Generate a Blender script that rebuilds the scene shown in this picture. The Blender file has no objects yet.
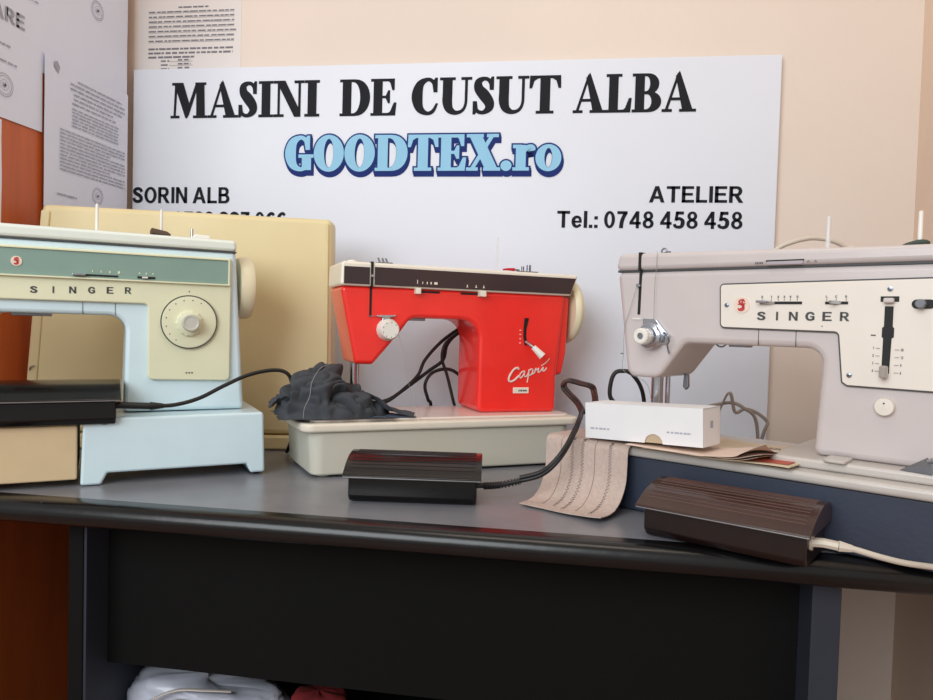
import bpy, bmesh, math, random
from mathutils import Vector, Matrix, noise
from mathutils.geometry import tessellate_polygon
random.seed(7)
PI = math.pi
SC = bpy.context.scene
COL = SC.collection

# ------------------------------------------------------------------ materials
def lin(c):
    c = c / 255.0
    return c / 12.92 if c <= 0.04045 else ((c + 0.055) / 1.055) ** 2.4

MATS = {}
def mat(name, rgb, rough=0.5, metal=0.0, var=0.06, scale=25.0, bump=0.0, bscale=200.0, coat=0.0,
        trans=0.0, alpha=1.0, sub=0.0, spec=0.5, rgb2=None, stretch=None):
    if name in MATS:
        return MATS[name]
    m = bpy.data.materials.new(name)
    m.use_nodes = True
    nt = m.node_tree
    b = nt.nodes['Principled BSDF']
    base = [lin(v) for v in rgb]
    b.inputs['Roughness'].default_value = rough
    b.inputs['Metallic'].default_value = metal
    b.inputs['Coat Weight'].default_value = coat
    b.inputs['Coat Roughness'].default_value = 0.12
    b.inputs['Transmission Weight'].default_value = trans
    b.inputs['Alpha'].default_value = alpha
    b.inputs['Specular IOR Level'].default_value = spec
    tc = nt.nodes.new('ShaderNodeTexCoord')
    mp = nt.nodes.new('ShaderNodeMapping')
    if stretch:
        mp.inputs['Scale'].default_value = stretch
    nz = nt.nodes.new('ShaderNodeTexNoise')
    nz.inputs['Scale'].default_value = scale
    nz.inputs['Detail'].default_value = 5
    rp = nt.nodes.new('ShaderNodeValToRGB')
    lo = [max(0, v * (1 - var)) for v in base] if rgb2 is None else [lin(v) for v in rgb2]
    hi = [min(1, v * (1 + var)) for v in base] if rgb2 is None else base
    rp.color_ramp.elements[0].color = (*lo, 1)
    rp.color_ramp.elements[1].color = (*hi, 1)
    rp.color_ramp.elements[0].position = 0.3
    rp.color_ramp.elements[1].position = 0.7
    nt.links.new(tc.outputs['Object'], mp.inputs['Vector'])
    nt.links.new(mp.outputs['Vector'], nz.inputs['Vector'])
    nt.links.new(nz.outputs['Fac'], rp.inputs['Fac'])
    nt.links.new(rp.outputs['Color'], b.inputs['Base Color'])
    if bump > 0:
        n2 = nt.nodes.new('ShaderNodeTexNoise')
        n2.inputs['Scale'].default_value = bscale
        n2.inputs['Detail'].default_value = 3
        bp = nt.nodes.new('ShaderNodeBump')
        bp.inputs['Strength'].default_value = bump
        bp.inputs['Distance'].default_value = 0.002
        nt.links.new(mp.outputs['Vector'], n2.inputs['Vector'])
        nt.links.new(n2.outputs['Fac'], bp.inputs['Height'])
        nt.links.new(bp.outputs['Normal'], b.inputs['Normal'])
    MATS[name] = m
    return m

WALL = mat('wall_paint', (230, 217, 206), .85, var=.02, scale=3, bump=.15, bscale=300)
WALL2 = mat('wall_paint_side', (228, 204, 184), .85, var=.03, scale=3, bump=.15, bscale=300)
FLOOR = mat('floor_laminate', (150, 116, 98), .5, var=.2, scale=6)
SIGN = mat('sign_board', (226, 232, 244), .45, var=.012, scale=4)
INK = mat('sign_ink', (34, 36, 42), .7, var=.03, spec=.15)
LBLUE = mat('sign_light_blue', (152, 206, 238), .7, var=.02, spec=.15)
NAVY = mat('sign_navy', (40, 58, 126), .7, var=.02, spec=.15)
DESK = mat('desk_laminate', (128, 129, 136), .27, var=.10, scale=14, bump=.06, bscale=500)
DESKEDGE = mat('desk_edge', (13, 13, 15), .25, var=.2, scale=30, bump=.12, bscale=60)
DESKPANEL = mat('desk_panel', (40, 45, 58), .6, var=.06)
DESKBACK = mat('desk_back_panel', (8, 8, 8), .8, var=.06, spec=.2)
ORANGE = mat('cherry_laminate', (198, 98, 46), .42, var=.12, scale=5, stretch=(6, 6, .6), bump=.03)
PAPER = mat('paper', (228, 233, 250), .8, var=.015, scale=8)
PAPERW = mat('form_paper', (228, 224, 222), .8, var=.015, scale=8)
PRINT = mat('print_grey', (166, 168, 180), .8, var=.05)
PRINTD = mat('print_dark', (122, 122, 130), .8, var=.05)
CASE = mat('case_cream', (232, 218, 172), .5, var=.05, scale=5, rgb2=(224, 206, 158))
LB = mat('body_pale_blue', (214, 236, 244), .35, var=.02, coat=.3)
LLID = mat('lid_pale', (230, 238, 230), .35, var=.02, coat=.3)
CREAMP = mat('panel_cream', (228, 229, 198), .4, var=.02)
GREEN = mat('strip_sage', (134, 162, 152), .35, var=.03, coat=.2)
BEIGE = mat('extension_beige', (214, 190, 152), .5, var=.03)
BLACK = mat('gap_black', (12, 12, 13), .6)
GREYD = mat('letter_grey', (70, 72, 74), .5)
EMB = mat('emblem_red', (200, 52, 52), .5)
EMBW = mat('emblem_cream', (238, 218, 202), .5)
CREAMW = mat('wheel_cream', (232, 224, 192), .4, var=.02)
CHROME = mat('chrome', (200, 205, 214), .18, 1.0, var=.05)
STEEL = mat('steel', (150, 155, 165), .32, 1.0, var=.1)
FELTB = mat('felt_brown', (92, 74, 62), .9, bump=.4)
FELTG = mat('felt_green', (70, 82, 76), .9, bump=.4)
WPLAST = mat('white_plastic', (238, 236, 228), .35, var=.02)
CPLAST = mat('clear_plastic', (235, 235, 235), .2, alpha=.55, var=.01)
RED = mat('body_red', (252, 46, 38), .3, var=.03, coat=.5)
RLID = mat('lid_ivory', (240, 234, 220), .35, var=.02, coat=.3)
STRIP = mat('strip_brown', (56, 44, 48), .3, var=.1, rgb2=(64, 48, 50), scale=4)
TUB = mat('tub_grey', (206, 207, 196), .5, var=.04, scale=7, rgb2=(214, 208, 190))
RIM = mat('rim_ivory', (232, 224, 208), .4, var=.03)
PLATE = mat('plate_ivory', (232, 220, 212), .3, var=.03, coat=.3)
GREY = mat('body_warm_grey', (207, 198, 197), .36, var=.02, coat=.3)
GREYL = mat('bed_warm_grey', (198, 192, 186), .33, var=.03, coat=.3)
FACE = mat('faceplate_ivory', (236, 228, 218), .4, var=.015)
NAVYCASE = mat('base_blue_grey', (48, 56, 74), .5, var=.15, scale=8, bump=.1)
PEDB = mat('pedal_black', (13, 11, 12), .2, var=.25, scale=30, coat=.15, spec=.4)
PEDBR = mat('pedal_brown', (54, 30, 26), .28, var=.12, coat=.3)
PEDBR2 = mat('pedal_rib_brown', (92, 66, 60), .35, var=.1)
RUBBER = mat('rubber_black', (22, 21, 22), .45, var=.1)
CORDW = mat('cord_ivory', (214, 204, 190), .45, var=.04)
CORDG = mat('cord_taupe', (150, 138, 130), .5, var=.04)
CORDR = mat('cord_brown', (80, 36, 28), .5, rgb2=(26, 22, 22), scale=90)
BOXW = mat('carton_white', (238, 238, 240), .6, var=.012)
BOXIN = mat('carton_inside', (196, 176, 146), .7)
FABRIC = mat('fabric_taupe', (200, 180, 170), .9, var=.08, scale=220, bump=.5, bscale=900)
STITCH = mat('stitch_thread', (116, 100, 98), .8)
CLOTH = mat('cloth_charcoal', (66, 70, 76), .92, var=.1, scale=60, bump=.25, bscale=900)
DENIM = mat('denim_blue_grey', (98, 106, 130), .9, var=.15, scale=100, bump=.4, bscale=800)
THREADL = mat('thread_pale', (160, 160, 158), .8)
KRAFT = mat('booklet_paper', (222, 202, 172), .75, var=.05, scale=12)
PAGES = mat('booklet_pages', (232, 208, 192), .75, var=.08, scale=30)
BRED = mat('booklet_red', (196, 96, 78), .7, var=.1)
BAG = mat('bag_plastic', (196, 200, 214), .28, var=.06, scale=20, bump=.3, bscale=40)
BAGH = mat('bag_handle', (206, 198, 192), .35, var=.05)
REDCL = mat('red_cloth', (120, 26, 30), .9, var=.2)
REDPL = mat('pin_red', (190, 24, 40), .35)

# ------------------------------------------------------------------ objects
def link(name, me, m=None, parent=None, smooth=True, wn=True, angle=38):
    o = bpy.data.objects.new(name, me)
    COL.objects.link(o)
    if m is not None:
        me.materials.append(m)
    if smooth and len(me.polygons):
        me.polygons.foreach_set('use_smooth', [True] * len(me.polygons))
        me.set_sharp_from_angle(angle=math.radians(angle))
        cap = me.attributes.get('cap')
        if cap:
            me.polygons.foreach_set('use_smooth', [not c.value for c in cap.data])
        if wn:
            w = o.modifiers.new('wn', 'WEIGHTED_NORMAL')
            w.keep_sharp = True
    if parent:
        o.parent = parent
    return o

def tag(o, label=None, cat=None, group=None, kind=None):
    if label: o['label'] = label
    if cat: o['category'] = cat
    if group: o['group'] = group
    if kind: o['kind'] = kind
    return o

def empty(name, loc=(0, 0, 0), rz=0.0, label=None, cat=None, group=None, rx=0, ry=0):
    o = bpy.data.objects.new(name, None)
    o.empty_display_size = .02
    COL.objects.link(o)
    o.location = loc
    o.rotation_euler = (rx, ry, math.radians(rz))
    return tag(o, label, cat, group)

# ------------------------------------------------------------------ 2D helpers
def area(p):
    return .5 * sum(p[i][0] * p[(i + 1) % len(p)][1] - p[(i + 1) % len(p)][0] * p[i][1] for i in range(len(p)))

def ccw(p):
    p = [tuple(q) for q in p]
    return p if area(p) > 0 else p[::-1]

def offset(p, d):                    # d > 0 grows a ccw outline
    out = []
    n = len(p)
    for i in range(n):
        a, b, c = Vector(p[i - 1]), Vector(p[i]), Vector(p[(i + 1) % n])
        e1, e2 = (b - a), (c - b)
        if e1.length < 1e-9 or e2.length < 1e-9:
            out.append(tuple(b)); continue
        e1.normalize(); e2.normalize()
        n1, n2 = Vector((e1.y, -e1.x)), Vector((e2.y, -e2.x))
        k = n1 + n2
        if k.length < .3:
            k = n1 * 1.0; s = 1
        else:
            k.normalize(); s = 1 / max(.45, k.dot(n1))
        out.append(tuple(b + k * d * s))
    return out

class Outline(list):
    src = None
def fillet(p, rs, seg=6, rmin=0):     # round the corners of an outline; rs one number or one per corner
    src = (p, rs, seg)
    p = [tuple(q) for q in p]
    n = len(p)
    if not isinstance(rs, (list, tuple)): rs = [rs] * n
    if area(p) < 0:
        p = p[::-1]; rs = list(rs)[::-1]
    out = Outline(); out.src = src
    for i in range(n):
        a, b, c = Vector(p[i - 1]), Vector(p[i]), Vector(p[(i + 1) % n])
        r = rs[i]
        if rmin and (b - a).x * (c - b).y - (b - a).y * (c - b).x > 0: r = max(r, rmin * 1.08)
        if r <= 0:
            out.append(tuple(b)); continue
        u, v = (a - b), (c - b)
        lu, lv = u.length, v.length
        u /= lu; v /= lv
        ang = u.angle(v)
        if ang > PI - .03:
            out.append(tuple(b)); continue
        t = min(r / math.tan(ang / 2), lu * .49, lv * .49)
        r2 = t * math.tan(ang / 2)
        cen = b + (u + v).normalized() * (r2 / math.sin(ang / 2))
        s, e = b + u * t - cen, b + v * t - cen
        a0 = math.atan2(s.y, s.x); a1 = math.atan2(e.y, e.x)
        da = (a1 - a0 + PI) % (2 * PI) - PI
        for k in range(seg + 1):
            q = a0 + da * k / seg
            out.append((cen.x + r2 * math.cos(q), cen.y + r2 * math.sin(q)))
    return out

def rect(x0, y0, x1, y1, r=0, seg=5):
    p = [(x0, y0), (x1, y0), (x1, y1), (x0, y1)]
    return fillet(p, r, seg) if r else p

def circ(cx, cy, r, n=40, ry=None):
    ry = ry or r
    return [(cx + r * math.cos(2 * PI * k / n), cy + ry * math.sin(2 * PI * k / n)) for k in range(n)]

def spline(pts, sub=8, closed=False):
    pts = [Vector(p) for p in pts]
    n = len(pts)
    out = []
    for i in range(n - (0 if closed else 1)):
        if closed:
            p0, p1, p2, p3 = pts[i - 1], pts[i], pts[(i + 1) % n], pts[(i + 2) % n]
        else:
            p0 = pts[max(i - 1, 0)]; p1 = pts[i]; p2 = pts[i + 1]; p3 = pts[min(i + 2, n - 1)]
        for k in range(sub):
            t = k / sub
            out.append(.5 * ((2 * p1) + (p2 - p0) * t + (2 * p0 - 5 * p1 + 4 * p2 - p3) * t * t + (3 * p1 - p0 - 3 * p2 + p3) * t ** 3))
    if not closed: out.append(pts[-1])
    return out

# ------------------------------------------------------------------ mesh builder
AX = {'xz': lambda a, b, d: (a, d, b), 'yz': lambda a, b, d: (d, a, b), 'xy': lambda a, b, d: (a, b, d)}
class MB:
    def __init__(s):
        s.v = []; s.f = []; s.flat = set()
    def add(s, vs, fs):
        o = len(s.v)
        s.v += [tuple(q) for q in vs]
        s.f += [tuple(i + o for i in f) for f in fs]
        return s
    def prism(s, outl, d0, d1, r=0.0, axes='xz', seg=3, taper=0.0):
        """outline extruded from d0 to d1, both rims rounded by r"""
        if r > 0 and getattr(outl, 'src', None): outl = fillet(*outl.src, rmin=r + taper)
        p = ccw(outl); n = len(p)
        rings = []
        def ring(ins, d):
            q = offset(p, -ins) if ins else p
            rings.append([AX[axes](a, b, d) for a, b in q])
        if r > 0:
            for k in range(seg + 1):
                t = PI / 2 * k / seg
                ring(r * (1 - math.sin(t)) + taper, d0 + r * (1 - math.cos(t)))
            for k in range(seg, -1, -1):
                t = PI / 2 * k / seg
                ring(r * (1 - math.sin(t)), d1 - r * (1 - math.cos(t)))
        else:
            ring(taper, d0); ring(0, d1)
        vs = [v for rg in rings for v in rg]
        q = offset(p, -(r + taper)) if r + taper > 0 else p
        tris = tessellate_polygon([[Vector((a, b, 0)) for a, b in q]])
        e = (len(rings) - 1) * n
        fs = []
        for k in range(len(rings) - 1):
            for i in range(n):
                j = (i + 1) % n
                fs.append((k * n + i, k * n + j, (k + 1) * n + j, (k + 1) * n + i))
        s.add(vs, fs)
        o = len(s.v) - len(vs)
        for t in tris:
            s.flat.add(len(s.f)); s.f.append(tuple(o + i for i in t)[::-1])
            s.flat.add(len(s.f)); s.f.append(tuple(o + e + i for i in t))
        return s
    def box(s, x0, x1, y0, y1, z0, z1, r=0.0, seg=2):
        rr = min(r * 1.01, abs(x1 - x0) * .49, abs(z1 - z0) * .49)
        return s.prism(rect(x0, z0, x1, z1, rr, 3) if r else rect(x0, z0, x1, z1), y0, y1, r, 'xz', seg)
    def tube(s, pts, r, sub=8, seg=10, smooth=True, flat=1.0):
        P = spline(pts, sub) if smooth and len(pts) > 2 else [Vector(p) for p in pts]
        n = len(P)
        if not isinstance(r, (list, tuple)): R = [r] * n
        else: R = [r[0] + (r[-1] - r[0]) * i / (n - 1) for i in range(n)]
        up = None; vs = []
        for i in range(n):
            t = (P[min(i + 1, n - 1)] - P[max(i - 1, 0)])
            if t.length < 1e-9: t = Vector((0, 0, 1))
            t.normalize()
            if up is None:
                up = Vector((0, 0, 1)) if abs(t.z) < .9 else Vector((1, 0, 0))
            up = (up - t * up.dot(t)).normalized()
            sd = t.cross(up)
            for k in range(seg):
                a = 2 * PI * k / seg
                vs.append(P[i] + (up * math.cos(a) * flat + sd * math.sin(a)) * R[i])
        fs = [tuple(range(seg))[::-1], tuple((n - 1) * seg + k for k in range(seg))]
        for i in range(n - 1):
            for k in range(seg):
                j = (k + 1) % seg
                fs.append((i * seg + k, i * seg + j, (i + 1) * seg + j, (i + 1) * seg + k))
        return s.add(vs, fs)
    def lathe(s, prof, cen, axis='y', seg=40, scallop=None):
        """prof: (radius, distance along the axis) pairs"""
        vs = []; n = len(prof)
        for r, d in prof:
            for k in range(seg):
                a = 2 * PI * k / seg
                rr = r if not scallop else r * (1 + scallop[1] * math.cos(scallop[0] * a))
                c, q = rr * math.cos(a), rr * math.sin(a)
                if axis == 'y': v = (cen[0] + c, cen[1] + d, cen[2] + q)
                elif axis == 'x': v = (cen[0] + d, cen[1] + c, cen[2] + q)
                else: v = (cen[0] + c, cen[1] + q, cen[2] + d)
                vs.append(v)
        fs = [tuple(range(seg)), tuple((n - 1) * seg + k for k in range(seg))[::-1]]
        for i in range(n - 1):
            for k in range(seg):
                j = (k + 1) % seg
                fs.append((i * seg + k, (i + 1) * seg + k, (i + 1) * seg + j, i * seg + j))
        return s.add(vs, fs)
    def poly(s, loops, fn, depth=0.0, dirn=(0, -1, 0)):
        """flat filled shape with holes, fn maps 2D to 3D; depth gives thickness towards dirn"""
        L = [ccw(loops[0])] + [ccw(l)[::-1] for l in loops[1:]]
        N = len(L[0])
        if len(L) == 1 and N >= 38 and N % 2 == 0:      # a stroke: fill it as a strip
            tris = [(i, i + 1, N - 2 - i, N - 1 - i) for i in range(N // 2 - 1)]
        else:
            tris = tessellate_polygon([[Vector((a, b, 0)) for a, b in l] for l in L])
        flat = [q for l in L for q in l]
        base = [Vector(fn(a, b)) for a, b in flat]
        D = Vector(dirn) * depth
        s.add([b + D for b in base], tris)
        if depth:
            n = len(flat); vs = base + [b + D for b in base]; fs = []; o = 0
            for l in L:
                m = len(l)
                for i in range(m):
                    j = (i + 1) % m
                    fs.append((o + i, o + j, n + o + j, n + o + i))
                o += m
            s.add(vs, fs)
        return s
    def grid(s, nu, nv, fn, thick=0.0):
        vs = [Vector(fn(i / nu, j / nv)) for j in range(nv + 1) for i in range(nu + 1)]
        w = nu + 1
        fs = [(j * w + i, j * w + i + 1, (j + 1) * w + i + 1, (j + 1) * w + i) for j in range(nv) for i in range(nu)]
        if thick:
            N = [Vector((0, 0, 0)) for _ in vs]
            for f in fs:
                nn = (vs[f[1]] - vs[f[0]]).cross(vs[f[3]] - vs[f[0]])
                for i in f: N[i] += nn
            lo = [v - n.normalized() * thick if n.length > 0 else v for v, n in zip(vs, N)]
            m = len(vs)
            fs2 = [tuple(i + m for i in f)[::-1] for f in fs]
            ed = []
            for i in range(nu):
                ed.append((i, i + m, i + 1 + m, i + 1))
                a = nv * w + i; ed.append((a + 1, a + 1 + m, a + m, a))
            for j in range(nv):
                a = j * w; ed.append((a + w, a + w + m, a + m, a))
                a = j * w + nu; ed.append((a, a + m, a + w + m, a + w))
            return s.add(vs + lo, fs + fs2 + ed)
        return s.add(vs, fs)
    def build(s, name, m, parent=None, label=None, recalc=True, **kw):
        me = bpy.data.meshes.new(name)
        me.from_pydata(s.v, [], s.f)
        at = me.attributes.new('cap', 'BOOLEAN', 'FACE')
        at.data.foreach_set('value', [i in s.flat for i in range(len(s.f))])
        me.validate()
        if recalc:
            bm = bmesh.new(); bm.from_mesh(me)
            bmesh.ops.recalc_face_normals(bm, faces=bm.faces)
            bm.to_mesh(me); bm.free()
        me.update()
        o = link(name, me, m, parent, **kw)
        if label: o['label'] = label
        return o

# ------------------------------------------------------------------ lettering
def vs_stroke(pts, sub=6):           # (x, y, width) centreline -> outline
    P = spline([(a, b, w) for a, b, w in pts], sub)
    L, R = [], []
    for i in range(len(P)):
        t = (P[min(i + 1, len(P) - 1)] - P[max(i - 1, 0)]); d = Vector((t.x, t.y)); d.normalize()
        n = Vector((-d.y, d.x)) * max(P[i].z, .0002) / 2
        L.append((P[i].x + n.x, P[i].y + n.y)); R.append((P[i].x - n.x, P[i].y - n.y))
    return L + R[::-1]

def half(x0, y0, y1, bulge, n=14):   # right-hand bowl points, bottom to top
    cy, ry = (y0 + y1) / 2, (y1 - y0) / 2
    return [(x0 + (bulge - x0) * math.cos(a) ** .85 if math.cos(a) > 0 else x0, cy + ry * math.sin(a))
            for a in [-PI / 2 + PI * k / n for k in range(n + 1)]]
S_ = .055
def serif(x0, x1, top): return rect(x0, 1 - S_, x1, 1) if top else rect(x0, 0, x1, S_)
def glyph(c):
    """(width, [pieces]); a piece is [outer, holes...]"""
    if c == 'I': return .42, [[rect(.09, 0, .33, 1)], [serif(0, .42, 0)], [serif(0, .42, 1)]]
    if c == 'S': return .6, [[vs_stroke([(.5, .72, .04), (.43, .91, .08), (.29, .955, .09), (.155, .87, .17), (.165, .69, .23), (.3, .52, .28), (.435, .32, .25), (.44, .16, .19), (.3, .045, .09), (.14, .08, .08), (.06, .27, .04)])],
                             [[(.46, .66), (.55, .66), (.55, 1), (.5, 1), (.44, .88)]], [[(.02, 0), (.07, 0), (.14, .12), (.11, .34), (.02, .34)]]]
    if c in 'CG':
        g = [[vs_stroke([(.66, .68, .04), (.56, .91, .08), (.41, .96, .09), (.22, .82, .2), (.15, .5, .28), (.22, .18, .2), (.41, .04, .09), (.58, .09, .08), (.69, .3, .04)])],
             [[(.6, .62), (.69, .62), (.69, 1), (.64, 1), (.56, .88)]]]
        if c == 'G': g += [[rect(.5, .03, .73, .42)], [rect(.4, .39, .8, .45)]]
        return (.8 if c == 'G' else .74), g
    if c == 'O': return .84, [[circ(.42, .5, .41, 36, .52), circ(.42, .5, .155, 30, .44)]]
    if c == 'o': return .66, [[circ(.33, .34, .32, 36, .36), circ(.33, .34, .12, 30, .29)]]
    if c == 'D': return .88, [[[(.08, 0)] + half(.42, 0, 1, .87) + [(.08, 1)], [(.32, S_)] + half(.36, S_, 1 - S_, .6) + [(.32, 1 - S_)]], [serif(0, .2, 0)], [serif(0, .2, 1)]]
    if c == 'B': return .8, [[[(.08, .47)] + half(.4, .47, 1, .72) + [(.08, 1)], [(.32, .53)] + half(.36, .53, 1 - S_, .49) + [(.32, 1 - S_)]],
                             [[(.08, 0)] + half(.42, 0, .53, .79) + [(.08, .53)], [(.32, S_)] + half(.36, S_, .48, .54) + [(.32, .48)]], [serif(0, .2, 0)], [serif(0, .2, 1)]]
    if c == 'E': return .74, [[rect(.08, 0, .32, 1)], [serif(0, .64, 1)], [serif(0, .66, 0)], [rect(.3, .48, .5, .53)],
                              [[(.44, 1), (.67, 1), (.67, .7), (.62, .7), (.56, .9)]], [[(.42, 0), (.7, 0), (.73, .34), (.67, .34), (.57, .1)]], [[(.42, .5), (.5, .68), (.54, .68), (.54, .34), (.5, .34)]]]
    if c == 'L': return .7, [[rect(.08, 0, .32, 1)], [serif(0, .42, 1)], [serif(0, .6, 0)], [[(.4, 0), (.67, 0), (.7, .36), (.64, .36), (.54, .1)]]]
    if c == 'T': return .8, [[rect(.28, 0, .52, 1)], [serif(.03, .77, 1)], [serif(.18, .62, 0)], [[(0, .68), (.05, .68), (.11, .88), (.24, .96), (.24, 1), (.01, 1)]], [[(.8, .68), (.75, .68), (.69, .88), (.56, .96), (.56, 1), (.79, 1)]]]
    if c == 'N': return .9, [[rect(.12, 0, .17, 1)], [rect(.74, 0, .79, 1)], [[(.06, 1), (.33, 1), (.79, .12), (.79, 0), (.62, 0), (.12, .93)]], [serif(0, .3, 1)], [serif(0, .29, 0)], [serif(.62, .9, 1)]]
    if c == 'M': return 1.12, [[[(.09, 0), (.14, 0), (.19, 1), (.13, 1)]], [[(.1, 1), (.37, 1), (.61, .26), (.5, 0), (.46, 0)]], [[(.5, 0), (.56, .1), (.86, 1), (.78, 1), (.46, .08)]], [[(.8, 0), (1.05, 0), (1.02, 1), (.79, 1)]], [serif(0, .26, 0)], [serif(.7, 1.12, 0)], [serif(.04, .36, 1)], [serif(.76, 1.08, 1)]]
    if c == 'A': return .9, [[[(.07, 0), (.13, 0), (.42, .9), (.4, 1)]], [[(.36, .93), (.47, 1), (.84, 0), (.57, 0)]], [rect(.2, .3, .6, .355)], [serif(0, .26, 0)], [serif(.48, .92, 0)], [[(.36, .9), (.45, 1.04), (.5, .92)]]]
    if c == 'U': return .84, [[vs_stroke([(.2, .97, .24), (.2, .6, .24), (.2, .33, .24), (.26, .14, .19), (.42, .045, .1), (.6, .1, .065), (.69, .28, .055), (.7, .6, .055), (.7, .97, .055)])], [serif(0, .4, 1)], [serif(.57, .84, 1)]]
    if c == 'X': return .86, [[[(.06, 1), (.36, 1), (.82, 0), (.52, 0)]], [[(.64, 1), (.72, 1), (.16, 0), (.08, 0)]], [serif(0, .42, 1)], [serif(.54, .82, 1)], [serif(0, .28, 0)], [serif(.46, .88, 0)]]
    if c == '.': return .32, [[circ(.16, .12, .13, 20)]]
    if c == 'r': return .56, [[rect(.08, 0, .31, .68)], [rect(0, .63, .2, .69)], [rect(0, 0, .4, S_)], [vs_stroke([(.25, .45, .06), (.33, .6, .1), (.45, .6, .2), (.47, .55, .16)])]]
    return .3, []

def sans(c):
    R_ = lambda *a: [rect(*a)]
    V = lambda *p: [vs_stroke([(a, b, w * 1.13) for a, b, w in p])]
    if c in 'Il': return .2, [R_(0, 0, .2, 1)]
    if c == 'S': return .68, [V((.6, .70, .17), (.52, .85, .17), (.34, .905, .17), (.16, .83, .19), (.13, .69, .19), (.27, .57, .2), (.47, .46, .2), (.575, .29, .2), (.5, .14, .18), (.33, .095, .17), (.14, .16, .17), (.08, .32, .17))]
    if c in 'CG':
        g = [V((.72, .66, .17), (.62, .84, .18), (.42, .905, .18), (.2, .8, .2), (.11, .5, .21), (.2, .2, .2), (.42, .095, .18), (.62, .15, .18), (.72, .32, .17))]
        if c == 'G': g += [R_(.42, .38, .8, .53), R_(.62, .12, .8, .5)]
        return .8, g
    if c in 'O': return .82, [[circ(.41, .5, .41, 36, .515), circ(.41, .5, .205, 30, .35)]]
    if c == 'R': return .78, [R_(0, 0, .2, 1), [[(.1, .40)] + half(.4, .40, 1, .70) + [(.1, 1)], [(.2, .56)] + half(.38, .56, .84, .50) + [(.2, .84)]], [[(.28, .42), (.5, .45), (.78, 0), (.54, 0)]]]
    if c == 'N': return .74, [R_(0, 0, .19, 1), R_(.55, 0, .74, 1), [[(0, 1), (.2, 1), (.74, 0), (.54, 0)]]]
    if c == 'A': return .87, [[[(0, 0), (.21, 0), (.29, .23), (.58, .23), (.66, 0), (.87, 0), (.54, 1), (.33, 1)], [(.34, .39), (.53, .39), (.435, .74)]]]
    if c == 'L': return .62, [R_(0, 0, .2, 1), R_(0, 0, .62, .17)]
    if c == 'T': return .74, [R_(0, .83, .74, 1), R_(.27, 0, .47, 1)]
    if c == 'E': return .68, [R_(0, 0, .2, 1), R_(0, .83, .66, 1), R_(0, .43, .6, .59), R_(0, 0, .68, .17)]
    if c == 'B': return .72, [[[(0, .46)] + half(.4, .46, 1, .66) + [(0, 1)], [(.2, .6)] + half(.36, .6, .84, .46) + [(.2, .84)]], [[(0, 0)] + half(.4, 0, .56, .72) + [(0, .56)], [(.2, .16)] + half(.38, .16, .43, .51) + [(.2, .43)]]]
    if c == 'e': return .6, [V((.51, .40, .14), (.46, .58, .14), (.3, .65, .14), (.14, .55, .17), (.095, .36, .18), (.16, .15, .17), (.32, .07, .14), (.53, .19, .13)), R_(.12, .30, .58, .42)]
    if c == '.': return .2, [R_(0, 0, .2, .19)]
    if c == ':': return .2, [R_(0, 0, .2, .19), R_(0, .5, .2, .69)]
    if c == '0': return .62, [[circ(.31, .5, .31, 32, .51), circ(.31, .5, .12, 24, .35)]]
    if c == '1': return .62, [R_(.27, 0, .46, 1), [[(.27, 1), (.27, .75), (.08, .68), (.08, .83)]]]
    if c == '2': return .62, [V((.09, .70, .17), (.15, .87, .16), (.31, .915, .17), (.48, .82, .19), (.49, .66, .19), (.35, .45, .19), (.16, .23, .18), (.10, .08, .16)), R_(.02, 0, .6, .17)]
    if c == '3': return .62, [V((.08, .74, .16), (.16, .88, .15), (.31, .92, .16), (.46, .8, .18), (.44, .64, .17), (.26, .55, .14)), V((.26, .55, .14), (.48, .45, .17), (.51, .28, .2), (.44, .13, .18), (.28, .085, .16), (.12, .13, .15), (.07, .27, .15))]
    if c == '4': return .64, [R_(.36, 0, .54, 1), R_(0, .22, .64, .38), [[(0, .36), (.18, .36), (.4, .72), (.4, 1), (.36, 1)]]]
    if c == '5': return .62, [R_(.12, .82, .56, 1), [[(.12, 1), (.29, 1), (.23, .5), (.05, .46)]], V((.12, .5, .13), (.3, .585, .16), (.48, .49, .18), (.51, .32, .2), (.45, .14, .18), (.28, .085, .16), (.1, .14, .15), (.06, .27, .15))]
    if c == '6': return .62, [[circ(.32, .32, .29, 28, .33), circ(.32, .31, .11, 22, .16)], V((.53, .78, .15), (.44, .9, .16), (.29, .88, .17), (.15, .7, .19), (.12, .35, .19))]
    if c == '7': return .62, [R_(.02, .83, .6, 1), V((.5, .9, .18), (.36, .62, .19), (.28, .34, .2), (.25, 0, .2))]
    if c == '8': return .62, [[circ(.31, .73, .27, 28, .275), circ(.31, .74, .095, 20, .125)], [circ(.31, .28, .31, 28, .285), circ(.31, .28, .125, 20, .14)]]
    if c == '9': return .62, [[circ(.30, .68, .29, 28, .33), circ(.30, .69, .11, 22, .16)], V((.09, .22, .15), (.18, .1, .16), (.33, .12, .17), (.47, .3, .19), (.50, .65, .19))]
    return .16, []

def put_text(mb, s, x0, x1, z0, z1, fn, bold=0.0):
    x = 0; pcs = []
    for c in s:
        w, g = sans(c)
        pcs += [[[(a + x, b) for a, b in l] for l in pc] for pc in g]
        x += w + .10
    k = (x1 - x0) / (x - .10); h = z1 - z0
    for pc in pcs:
        L = [[(x0 + a * k, z0 + b * h) for a, b in l] for l in pc]
        mb.poly(L, fn)

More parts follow.
